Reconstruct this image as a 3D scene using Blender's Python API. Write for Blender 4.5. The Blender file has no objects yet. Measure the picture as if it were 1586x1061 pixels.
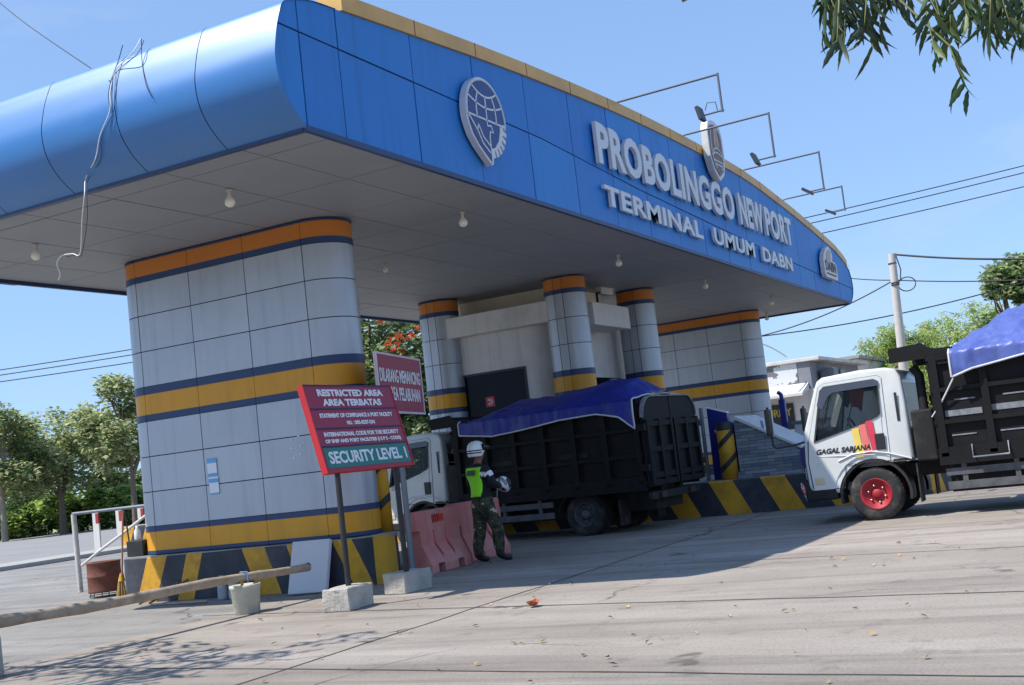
import bpy, bmesh, math, random
import numpy as np
from mathutils import Vector, Matrix, noise as mnoise
random.seed(7)
RNG = np.random.default_rng(11)
rad = math.radians
scene = bpy.context.scene
COL = scene.collection

# ------------------------------------------------------------------ camera
CF, CYAW, CPITCH, CROLL, CH = 1822.78, rad(27.331), rad(5.871), rad(6.516), 1.43
_cy, _sy = math.cos(CYAW), math.sin(CYAW)
_fw0 = Vector((_cy, _sy, 0)); _rt0 = Vector((_sy, -_cy, 0)); _up0 = Vector((0, 0, 1))
_fw = _fw0 * math.cos(CPITCH) + _up0 * math.sin(CPITCH)
_upp = _up0 * math.cos(CPITCH) - _fw0 * math.sin(CPITCH)
_r = _rt0 * math.cos(CROLL) - _upp * math.sin(CROLL)
_u = _upp * math.cos(CROLL) + _rt0 * math.sin(CROLL)
EYE = Vector((0, 0, CH))
cd = bpy.data.cameras.new('camera'); cam = bpy.data.objects.new('camera', cd); COL.objects.link(cam)
cam.matrix_world = Matrix(((_r.x, _u.x, -_fw.x, 0), (_r.y, _u.y, -_fw.y, 0), (_r.z, _u.z, -_fw.z, CH), (0, 0, 0, 1)))
cd.sensor_width = 36; cd.sensor_fit = 'HORIZONTAL'; cd.lens = CF / 1586 * 36
cd.clip_start = 0.05; cd.clip_end = 3000
scene.camera = cam

# ------------------------------------------------------------------ light
SUN_DIR = Vector((-0.48, 0.48, 1)).normalized()
SUN_EL = math.asin(SUN_DIR.z)
SUN_ROT = math.atan2(SUN_DIR.x, SUN_DIR.y)
w = bpy.data.worlds.new('World'); scene.world = w; w.use_nodes = True
nt = w.node_tree; nt.nodes.clear()
sky = nt.nodes.new('ShaderNodeTexSky'); sky.sky_type = 'NISHITA'; sky.sun_disc = False
sky.sun_elevation = SUN_EL; sky.sun_rotation = SUN_ROT
sky.air_density = 1.0; sky.dust_density = 0.3; sky.ozone_density = 1.6; sky.altitude = 0
bg = nt.nodes.new('ShaderNodeBackground'); bg.inputs[1].default_value = 0.13
wo = nt.nodes.new('ShaderNodeOutputWorld')
gm = nt.nodes.new('ShaderNodeGamma'); gm.inputs[1].default_value = 0.45          # softens the zenith to horizon contrast, as in hazy coastal air
tn = nt.nodes.new('ShaderNodeMix'); tn.data_type = 'RGBA'; tn.blend_type = 'MULTIPLY'; tn.inputs[0].default_value = 1; tn.inputs[7].default_value = (1.44, 1.98, 2.82, 1)
nt.links.new(sky.outputs[0], gm.inputs[0]); nt.links.new(gm.outputs[0], tn.inputs[6])
wtc = nt.nodes.new('ShaderNodeTexCoord'); cmap = nt.nodes.new('ShaderNodeMapping'); cmap.inputs['Scale'].default_value = (1, 1, 2.6)
cn = nt.nodes.new('ShaderNodeTexNoise'); cn.inputs['Scale'].default_value = 3.4; cn.inputs['Detail'].default_value = 7; cn.inputs['Roughness'].default_value = .55
cr = nt.nodes.new('ShaderNodeMapRange'); cr.inputs[1].default_value = .62; cr.inputs[2].default_value = .85; cr.inputs[4].default_value = .4
nt.links.new(wtc.outputs['Generated'], cmap.inputs[0]); nt.links.new(cmap.outputs[0], cn.inputs['Vector']); nt.links.new(cn.outputs['Fac'], cr.inputs[0])
cm = nt.nodes.new('ShaderNodeMix'); cm.data_type = 'RGBA'; cm.inputs[7].default_value = (4.6, 4.9, 5.4, 1)
nt.links.new(cr.outputs[0], cm.inputs[0]); nt.links.new(tn.outputs[2], cm.inputs[6])
nt.links.new(cm.outputs[2], bg.inputs[0]); nt.links.new(bg.outputs[0], wo.inputs[0])
sl = bpy.data.lights.new('sun', 'SUN'); sl.energy = 4.8; sl.angle = rad(0.5); sl.color = (1, 0.95, 0.87)
so = bpy.data.objects.new('sun', sl); COL.objects.link(so)
so.rotation_euler = SUN_DIR.to_track_quat('Z', 'Y').to_euler()
scene.view_settings.view_transform = 'Standard'; scene.view_settings.look = 'None'
scene.view_settings.exposure = 0.4; scene.view_settings.gamma = 1
scene.cycles.max_bounces = 8; scene.cycles.transparent_max_bounces = 16

# ------------------------------------------------------------------ helpers
def at(px, py, D):
    return EYE + (_fw + _r * ((px - 793) / CF) - _u * ((py - 530.5) / CF)) * D
def s2l(c): return c / 12.92 if c <= .04045 else ((c + .055) / 1.055) ** 2.4
def C(r, g, b): return (s2l(r / 255), s2l(g / 255), s2l(b / 255))
MATS = {}
def mat(name, col, rough=.6, metal=0, var=.12, scale=2.0, bump=0, bscale=30, spec=.5, dirt=None, dscale=1.2, damt=.5, coat=0, hue=None, trans=0, island=0, streak=None, samt=.5):
    if name in MATS: return MATS[name]
    m = bpy.data.materials.new(name); m.use_nodes = True; n = m.node_tree.nodes; l = m.node_tree.links
    b = n['Principled BSDF']; b.inputs['Roughness'].default_value = rough; b.inputs['Metallic'].default_value = metal
    b.inputs['Specular IOR Level'].default_value = spec; b.inputs['Coat Weight'].default_value = coat
    tc = n.new('ShaderNodeTexCoord')
    nz = n.new('ShaderNodeTexNoise'); nz.inputs['Scale'].default_value = scale; nz.inputs['Detail'].default_value = 6; nz.inputs['Roughness'].default_value = .65
    l.new(tc.outputs['Object'], nz.inputs['Vector'])
    rp = n.new('ShaderNodeMapRange'); rp.inputs[1].default_value = .3; rp.inputs[2].default_value = .7
    l.new(nz.outputs['Fac'], rp.inputs[0])
    mx = n.new('ShaderNodeMix'); mx.data_type = 'RGBA'
    mx.inputs[6].default_value = (*[c * (1 - var) for c in col], 1); mx.inputs[7].default_value = (*[min(1, c * (1 + var)) for c in (hue or col)], 1)
    l.new(rp.outputs[0], mx.inputs[0]); out = mx.outputs[2]
    if island:
        g = n.new('ShaderNodeNewGeometry'); hs = n.new('ShaderNodeHueSaturation')
        r1 = n.new('ShaderNodeMapRange'); r1.inputs[3].default_value = 1 - island; r1.inputs[4].default_value = 1 + island
        l.new(g.outputs['Random Per Island'], r1.inputs[0]); l.new(r1.outputs[0], hs.inputs['Value'])
        r2 = n.new('ShaderNodeMapRange'); r2.inputs[3].default_value = .5 + island * .08; r2.inputs[4].default_value = .5 - island * .07
        l.new(g.outputs['Random Per Island'], r2.inputs[0]); l.new(r2.outputs[0], hs.inputs['Hue'])
        l.new(out, hs.inputs['Color']); out = hs.outputs[0]
    if dirt:
        nd = n.new('ShaderNodeTexNoise'); nd.inputs['Scale'].default_value = dscale; nd.inputs['Detail'].default_value = 8; nd.inputs['Roughness'].default_value = .7
        l.new(tc.outputs['Object'], nd.inputs['Vector'])
        r3 = n.new('ShaderNodeMapRange'); r3.inputs[1].default_value = .48; r3.inputs[2].default_value = .75; r3.inputs[4].default_value = damt
        l.new(nd.outputs['Fac'], r3.inputs[0])
        m2 = n.new('ShaderNodeMix'); m2.data_type = 'RGBA'; m2.inputs[7].default_value = (*dirt, 1)
        l.new(out, m2.inputs[6]); l.new(r3.outputs[0], m2.inputs[0]); out = m2.outputs[2]
    if streak:
        mp = n.new('ShaderNodeMapping'); mp.inputs['Scale'].default_value = (5, 5, .3); l.new(tc.outputs['Object'], mp.inputs[0])
        ns = n.new('ShaderNodeTexNoise'); ns.inputs['Scale'].default_value = 1; ns.inputs['Detail'].default_value = 7; ns.inputs['Roughness'].default_value = .7; l.new(mp.outputs[0], ns.inputs['Vector'])
        r4 = n.new('ShaderNodeMapRange'); r4.inputs[1].default_value = .5; r4.inputs[2].default_value = .78; r4.inputs[4].default_value = samt; l.new(ns.outputs['Fac'], r4.inputs[0])
        m4 = n.new('ShaderNodeMix'); m4.data_type = 'RGBA'; m4.inputs[7].default_value = (*streak, 1); l.new(out, m4.inputs[6]); l.new(r4.outputs[0], m4.inputs[0]); out = m4.outputs[2]
    l.new(out, b.inputs['Base Color'])
    rr = n.new('ShaderNodeMapRange'); rr.inputs[3].default_value = max(0.02, rough - .08); rr.inputs[4].default_value = min(1, rough + .08)
    l.new(nz.outputs['Fac'], rr.inputs[0]); l.new(rr.outputs[0], b.inputs['Roughness'])
    if bump:
        nb = n.new('ShaderNodeTexNoise'); nb.inputs['Scale'].default_value = bscale; nb.inputs['Detail'].default_value = 5
        l.new(tc.outputs['Object'], nb.inputs['Vector'])
        bp = n.new('ShaderNodeBump'); bp.inputs['Strength'].default_value = bump; bp.inputs['Distance'].default_value = .02
        l.new(nb.outputs['Fac'], bp.inputs['Height']); l.new(bp.outputs[0], b.inputs['Normal'])
    if trans:
        t = n.new('ShaderNodeBsdfTranslucent'); l.new(out, t.inputs[0]); ms = n.new('ShaderNodeMixShader'); ms.inputs[0].default_value = trans
        l.new(b.outputs[0], ms.inputs[1]); l.new(t.outputs[0], ms.inputs[2]); l.new(ms.outputs[0], n['Material Output'].inputs[0])
    MATS[name] = m; return m
def glass_mat(name, tint, alpha):
    m = bpy.data.materials.new(name); m.use_nodes = True; n = m.node_tree.nodes; l = m.node_tree.links; n.remove(n['Principled BSDF'])
    t = n.new('ShaderNodeBsdfTransparent'); t.inputs[0].default_value = (*tint, 1)
    g = n.new('ShaderNodeBsdfGlossy'); g.inputs['Roughness'].default_value = .03
    f = n.new('ShaderNodeFresnel'); f.inputs[0].default_value = 1.5
    d = n.new('ShaderNodeMath'); d.operation = 'MULTIPLY_ADD'; d.inputs[1].default_value = .6; d.inputs[2].default_value = alpha
    ms = n.new('ShaderNodeMixShader'); l.new(f.outputs[0], d.inputs[0]); l.new(d.outputs[0], ms.inputs[0])
    l.new(t.outputs[0], ms.inputs[1]); l.new(g.outputs[0], ms.inputs[2]); l.new(ms.outputs[0], n['Material Output'].inputs[0])
    return m

def link(name, me, parent=None):
    o = bpy.data.objects.new(name, me); COL.objects.link(o)
    if parent is not None: o.parent = parent
    return o
def tag(o, label=None, cat=None, group=None, kind=None):
    if label: o['label'] = label
    if cat: o['category'] = cat
    if group: o['group'] = group
    if kind: o['kind'] = kind
    return o
def thing(name, label, cat, loc=(0, 0, 0), rz=0, group=None):
    o = bpy.data.objects.new(name, None); COL.objects.link(o); o.location = loc; o.rotation_euler = (0, 0, rz); o.empty_display_size = .2
    return tag(o, label, cat, group)
def kids(o): return [c for c in bpy.data.objects if c.parent == o]
def copy_tree(o, parent=None):
    c = o.copy(); COL.objects.link(c)
    if parent: c.parent = parent
    for ch in kids(o): copy_tree(ch, c)
    return c

class MB:
    def __init__(s): s.v = []; s.f = []; s.mi = []; s.sm = []
    def add(s, vs, fs, mi=0, smooth=False):
        k = len(s.v); s.v += [tuple(v) for v in vs]
        for f in fs: s.f.append([i + k for i in f]); s.mi.append(mi); s.sm.append(smooth)
    def box(s, a, b, mi=0, bev=0):
        x0, y0, z0 = [min(p, q) for p, q in zip(a, b)]; x1, y1, z1 = [max(p, q) for p, q in zip(a, b)]
        if bev <= 0:
            s.add([(x0, y0, z0), (x1, y0, z0), (x1, y1, z0), (x0, y1, z0), (x0, y0, z1), (x1, y0, z1), (x1, y1, z1), (x0, y1, z1)],
                  [(0, 3, 2, 1), (4, 5, 6, 7), (0, 1, 5, 4), (1, 2, 6, 5), (2, 3, 7, 6), (3, 0, 4, 7)], mi)
        else:
            bm = bmesh.new(); bmesh.ops.create_cube(bm, size=1)
            for v in bm.verts: v.co = Vector(((x0 + x1) / 2 + v.co.x * (x1 - x0), (y0 + y1) / 2 + v.co.y * (y1 - y0), (z0 + z1) / 2 + v.co.z * (z1 - z0)))
            bmesh.ops.bevel(bm, geom=bm.edges[:], offset=bev, segments=2, affect='EDGES', profile=.5)
            s.bm(bm, mi); bm.free()
    def bm(s, bm, mi=0, smooth=False):
        bm.verts.index_update(); s.add([v.co for v in bm.verts], [[v.index for v in f.verts] for f in bm.faces], mi, smooth)
    def obox(s, o, ex, ey, ez, mi=0):   # oriented box from corner o with edge vectors
        o, ex, ey, ez = map(Vector, (o, ex, ey, ez)); P = [o, o + ex, o + ex + ey, o + ey]; P += [p + ez for p in P]
        fl = [(0, 3, 2, 1), (4, 5, 6, 7), (0, 1, 5, 4), (1, 2, 6, 5), (2, 3, 7, 6), (3, 0, 4, 7)]
        if ex.cross(ey).dot(ez) < 0: fl = [f[::-1] for f in fl]
        s.add(P, fl, mi)
    def tube(s, pts, r, n=8, mi=0, caps=True, smooth=True):
        pts = [Vector(p) for p in pts]; rs = r if isinstance(r, (list, tuple)) else [r] * len(pts)
        V = []; up = None
        for i, p in enumerate(pts):
            d = (pts[min(i + 1, len(pts) - 1)] - pts[max(i - 1, 0)]).normalized()
            if up is None: up = d.orthogonal().normalized()
            up = (up - d * up.dot(d)); up = up.normalized() if up.length > 1e-6 else d.orthogonal().normalized()
            sd = d.cross(up)
            for k in range(n):
                a = 2 * math.pi * k / n; V.append(p + (up * math.cos(a) + sd * math.sin(a)) * rs[i])
        F = []
        for i in range(len(pts) - 1):
            for k in range(n):
                F.append((i * n + k, i * n + (k + 1) % n, (i + 1) * n + (k + 1) % n, (i + 1) * n + k))
        s.add(V, F, mi, smooth)
        if caps:
            s.add(V[:n], [tuple(range(n))[::-1]], mi); s.add(V[-n:], [tuple(range(n))], mi)
    def lathe(s, prof, o=(0, 0, 0), axis='z', n=24, mi=0, smooth=True):
        V = []
        for (r, h) in prof:
            for k in range(n):
                a = 2 * math.pi * k / n; c, d = r * math.cos(a), r * math.sin(a)
                p = (c, d, h) if axis == 'z' else ((h, c, d) if axis == 'x' else (d, h, c))
                V.append((p[0] + o[0], p[1] + o[1], p[2] + o[2]))
        F = []
        for i in range(len(prof) - 1):
            for k in range(n): F.append((i * n + k, i * n + (k + 1) % n, (i + 1) * n + (k + 1) % n, (i + 1) * n + k))
        s.add(V, F, mi, smooth)
    def prism(s, poly, f0, f1, mi=0):   # poly 2D list, f0/f1 map (a,b)->3D
        n = len(poly); V = [f0(a, b) for a, b in poly] + [f1(a, b) for a, b in poly]
        F = [tuple(range(n))[::-1], tuple(range(n, 2 * n))] + [(i, (i + 1) % n, n + (i + 1) % n, n + i) for i in range(n)]
        s.add(V, F, mi)
    def mesh(s, mats, off=(0, 0, 0), fix=True):
        me = bpy.data.meshes.new('m'); o = Vector(off)
        me.from_pydata([tuple(Vector(v) - o) for v in s.v], [], s.f)
        for m in (mats if isinstance(mats, (list, tuple)) else [mats]): me.materials.append(m)
        me.polygons.foreach_set('material_index', s.mi); me.polygons.foreach_set('use_smooth', s.sm)
        if fix:
            bm = bmesh.new(); bm.from_mesh(me); bmesh.ops.recalc_face_normals(bm, faces=bm.faces); bm.to_mesh(me); bm.free()
        me.update(); return me
    def build(s, name, mats, parent=None, world=False, fix=True):
        off = (0, 0, 0)
        if world and parent is not None:
            q = parent
            while q is not None: off = Vector(off) + q.location; q = q.parent
        return link(name, s.mesh(mats, off, fix), parent)
def bevel_obj(o, w, seg=2, ang=35):
    m = o.modifiers.new('bevel', 'BEVEL'); m.width = w; m.segments = seg; m.limit_method = 'ANGLE'; m.angle_limit = rad(ang)
    return o
def bake(o):
    dg = bpy.context.evaluated_depsgraph_get(); dg.update()
    me = bpy.data.meshes.new_from_object(o.evaluated_get(dg)); o.modifiers.clear(); o.data = me; return o
def boolean(o, cutters):
    obs = []
    for c in cutters:
        me = c.mesh([]); bm = bmesh.new(); bm.from_mesh(me); bmesh.ops.remove_doubles(bm, verts=bm.verts, dist=1e-5); bmesh.ops.dissolve_degenerate(bm, edges=bm.edges, dist=1e-5); bmesh.ops.recalc_face_normals(bm, faces=bm.faces); bm.to_mesh(me); bm.free()
        q = link('cutter', me, o.parent); obs.append(q)
        m = o.modifiers.new('cut', 'BOOLEAN'); m.operation = 'DIFFERENCE'; m.object = q; m.solver = 'EXACT'
    bake(o)
    for q in obs: bpy.data.objects.remove(q)
    return o

def text_mesh(s, w, h, depth, bold=.02, space=1.0, align=True):
    cu = bpy.data.curves.new('t', 'FONT'); cu.body = s; cu.size = 1; cu.extrude = .05; cu.offset = bold; cu.resolution_u = 3; cu.space_character = space
    cu.align_x = 'CENTER'
    ob = bpy.data.objects.new('t', cu); COL.objects.link(ob)
    dg = bpy.context.evaluated_depsgraph_get(); dg.update(); me = bpy.data.meshes.new_from_object(ob.evaluated_get(dg))
    bpy.data.objects.remove(ob); bpy.data.curves.remove(cu)
    bm = bmesh.new(); bm.from_mesh(me); bmesh.ops.remove_doubles(bm, verts=bm.verts, dist=1e-4)
    xs = [v.co.x for v in bm.verts]; ys = [v.co.y for v in bm.verts]
    cx, cy = (min(xs) + max(xs)) / 2, (min(ys) + max(ys)) / 2; sx = w / (max(xs) - min(xs)); sy = h / (max(ys) - min(ys)) if h else sx
    for v in bm.verts: v.co = Vector(((v.co.x - cx) * sx, (v.co.y - cy) * sy, (v.co.z / .1 + .5) * depth))
    bm.to_mesh(me); bm.free(); me.materials.clear(); return me
def frame(o, right, up):
    r, u = Vector(right).normalized(), Vector(up).normalized(); n = r.cross(u)
    return Matrix(((r.x, u.x, n.x, o[0]), (r.y, u.y, n.y, o[1]), (r.z, u.z, n.z, o[2]), (0, 0, 0, 1)))
def put_mesh(name, me, M, mt, parent):
    me.transform(Matrix.Translation(-parent.matrix_basis.translation) @ M if parent.parent is None else M)
    me.materials.append(mt); return link(name, me, parent)
def islands(me):
    bm = bmesh.new(); bm.from_mesh(me); left = set(bm.verts); out = []
    while left:
        st = [left.pop()]; isl = set(st)
        while st:
            v = st.pop()
            for e in v.link_edges:
                q = e.other_vert(v)
                if q in left: left.discard(q); isl.add(q); st.append(q)
        out.append(isl)
    res = []
    for isl in out:
        idx = {v: i for i, v in enumerate(isl)}; fs = {f for v in isl for f in v.link_faces}
        m = bpy.data.meshes.new('letter'); m.from_pydata([tuple(v.co) for v in idx], [], [[idx[v] for v in f.verts] for f in fs]); res.append(m)
    bm.free(); res.sort(key=lambda m: min(v.co.x for v in m.vertices)); return res

# ------------------------------------------------------------------ materials
BLUE = mat('fascia_blue', C(42, 122, 198), .5, island=.05, streak=C(34, 84, 140), samt=.45, var=.07, scale=.5, dirt=C(70, 120, 190), dscale=.8, damt=.25, spec=.35)
BLUEG = mat('bullnose_blue', C(12, 102, 172), .45, streak=C(40, 96, 150), samt=.3, var=.05, scale=.5, dirt=C(60, 120, 185), dscale=.9, damt=.25, spec=.45, coat=1)
_b = BLUEG.node_tree.nodes['Principled BSDF']; _b.inputs['Coat Roughness'].default_value = .42; _b.inputs['Coat IOR'].default_value = 1.62; _b.inputs['Specular Tint'].default_value = (.6, .9, 1, 1)
NAVY = mat('trim_navy', C(32, 56, 98), .45, var=.1, scale=2)
SEAM = mat('seam_dark', C(30, 40, 58), .8)
GOLD = mat('gold_coping', C(206, 160, 88), .45, var=.1, scale=1, dirt=C(120, 100, 70), damt=.4, metal=.1)
SILVER = mat('silver_panel', C(174, 179, 188), .38, island=.05, streak=C(118, 118, 122), samt=.4, metal=.35, var=.04, scale=.7, dirt=C(140, 144, 152), dscale=.6, damt=.3)
YELL = mat('yellow_band', C(214, 150, 20), .45, island=.04, streak=C(150, 104, 40), samt=.4, var=.06, scale=1, dirt=C(170, 112, 30), damt=.3)
ORNG = mat('orange_band', C(190, 112, 36), .45, var=.06, scale=1)
YPAINT = mat('yellow_kerb_paint', C(205, 152, 34), .65, var=.15, scale=3, dirt=C(105, 84, 54), dscale=2.2, damt=.75, bump=.25, bscale=12)
BPAINT = mat('black_kerb_paint', C(48, 52, 62), .7, var=.3, scale=3, dirt=C(95, 95, 100), dscale=2.0, damt=.5, bump=.25, bscale=12)
SOFF = mat('soffit_panel', C(142, 147, 154), .6, var=.04, scale=.5, dirt=C(114, 117, 122), dscale=.5, damt=.35)
WHITEW = mat('white_render', C(208, 206, 204), .75, streak=C(140, 134, 126), samt=.4, var=.05, scale=1.5, dirt=C(140, 136, 130), dscale=.8, damt=.4, bump=.15, bscale=25)
LETTER = mat('letter_grey', C(204, 207, 212), .4, var=.05, scale=3, metal=.1, dirt=C(150, 150, 152), damt=.35, dscale=3)
CONC = None
BLACKP = mat('black_paint', C(34, 35, 38), .55, var=.3, scale=4, dirt=C(80, 72, 64), dscale=3, damt=.3)
POSTG = mat('post_grey', C(120, 126, 132), .5, metal=.4, var=.15, scale=5)
MAROON = mat('sign_maroon', C(150, 28, 62), .45, var=.06, scale=3)
REDEDGE = mat('sign_red', C(178, 34, 42), .5, var=.08)
TEAL = mat('sign_teal', C(14, 116, 106), .45, var=.06)
TXTW = mat('sign_white', C(226, 226, 230), .5, var=.03)
BLOCK = mat('concrete_block', C(172, 168, 160), .9, var=.14, scale=5, dirt=C(112, 108, 100), dscale=4, damt=.5, bump=.6, bscale=30)
RUST = mat('rusty_drum', C(112, 66, 52), .8, var=.25, scale=5, dirt=C(70, 42, 36), dscale=4, damt=.7, bump=.3)
PINK = mat('faded_red_plastic', C(206, 124, 116), .6, var=.1, scale=2, dirt=C(206, 166, 160), dscale=1.5, damt=.7, streak=C(180, 80, 80), samt=.5)
CABW = mat('cab_white', C(206, 208, 206), .3, var=.03, scale=1.5, dirt=C(180, 176, 164), dscale=2, damt=.3, coat=.4)
BEDK = mat('bed_black', C(12, 12, 15), .7, spec=.3, var=.4, scale=5, dirt=C(34, 33, 34), dscale=3, damt=.4, bump=.15)
BEDS = mat('bed_scuffed', C(128, 130, 136), .7, var=.3, scale=9, dirt=C(60, 60, 64), dscale=8, damt=.8)
CHAS = mat('chassis_black', C(20, 20, 22), .75, var=.3, scale=6, dirt=C(80, 74, 66), dscale=4, damt=.35)
RUBB = mat('tyre_rubber', C(38, 38, 40), .85, var=.2, scale=8, dirt=C(120, 112, 102), dscale=5, damt=.5)
REDR = mat('red_rim', C(160, 26, 40), .6, var=.2, scale=8, dirt=C(84, 40, 40), dscale=7, damt=.7)
DRIM = mat('steel_rim', C(92, 92, 94), .6, var=.2, scale=8, metal=.3)
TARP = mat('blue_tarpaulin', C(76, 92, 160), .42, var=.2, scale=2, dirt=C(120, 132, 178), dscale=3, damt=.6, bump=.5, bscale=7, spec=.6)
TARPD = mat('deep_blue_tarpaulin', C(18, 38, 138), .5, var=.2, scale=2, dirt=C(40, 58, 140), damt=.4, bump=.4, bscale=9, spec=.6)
HEM = mat('tarp_hem', C(196, 198, 206), .7, var=.1)
SAND = mat('sand_load', C(150, 132, 112), .95, var=.18, scale=6, bump=.5)
DARKI = mat('cab_interior', C(30, 30, 34), .8, var=.2)
GLASS = glass_mat('tinted_glass', (.42, .45, .46), .0)
GLASSD = mat('dark_window', C(12, 15, 32), .2, var=.4, spec=.12)
CHROME = mat('lug_metal', C(200, 200, 200), .3, metal=.9)
BARK = mat('bark', C(110, 98, 84), .9, var=.25, scale=6, bump=.6, bscale=12)
BARKP = mat('pale_bark', C(150, 140, 124), .9, var=.2, scale=6, bump=.5, bscale=12)
LEAFA = mat('leaf_olive', C(150, 160, 110), .5, var=.2, scale=.6, island=.35, trans=.55, hue=C(186, 190, 142))
LEAFB = mat('leaf_deep', C(104, 130, 80), .5, var=.25, scale=.6, island=.4, trans=.45)
LEAFC = mat('leaf_bright', C(164, 188, 100), .55, var=.2, scale=.5, island=.3, trans=.5)
LEAFN = mat('leaf_neem', C(24, 42, 34), .5, var=.25, scale=3, island=.5, trans=.12, hue=C(62, 84, 34))
FLOWER = mat('flower_orange', C(206, 84, 44), .6, var=.1, island=.2, trans=.3)
ASPH = mat('asphalt', C(132, 132, 132), .9, var=.1, scale=.25, dirt=C(150, 148, 146), dscale=.4, damt=.5, bump=.4, bscale=60)
KERBC = mat('kerb_concrete', C(158, 156, 150), .9, var=.1, scale=2)
GRASSM = mat('verge_soil', C(150, 150, 104), .95, var=.25, scale=1)
PAPER = mat('paper_white', C(226, 232, 240), .7, var=.03)
PAPERB = mat('paper_blue', C(110, 175, 225), .7, var=.05)
WIRE = mat('cable_black', C(40, 42, 48), .6)
WIREW = mat('cable_white', C(220, 222, 224), .6)
LAMPW = mat('bulb_white', C(232, 226, 214), .3, var=.02, spec=.6)
STEEL = mat('galvanised_pipe', C(150, 156, 164), .45, metal=.5, var=.1)
DKGREY = mat('lamp_housing', C(46, 52, 62), .5, var=.1)
FOAM = mat('foam_white', C(196, 198, 202), .8, var=.04, scale=4)
BAMBOO = mat('bamboo_weathered', C(168, 150, 128), .7, var=.25, scale=4, dirt=C(96, 74, 56), dscale=3, damt=.7)
BLUEB = mat('blue_board', C(30, 40, 120), .4, var=.06)
SLATE = None
GREYST = mat('pole_concrete', C(196, 190, 184), .85, var=.08, scale=3, dirt=C(150, 146, 142), damt=.3)

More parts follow.
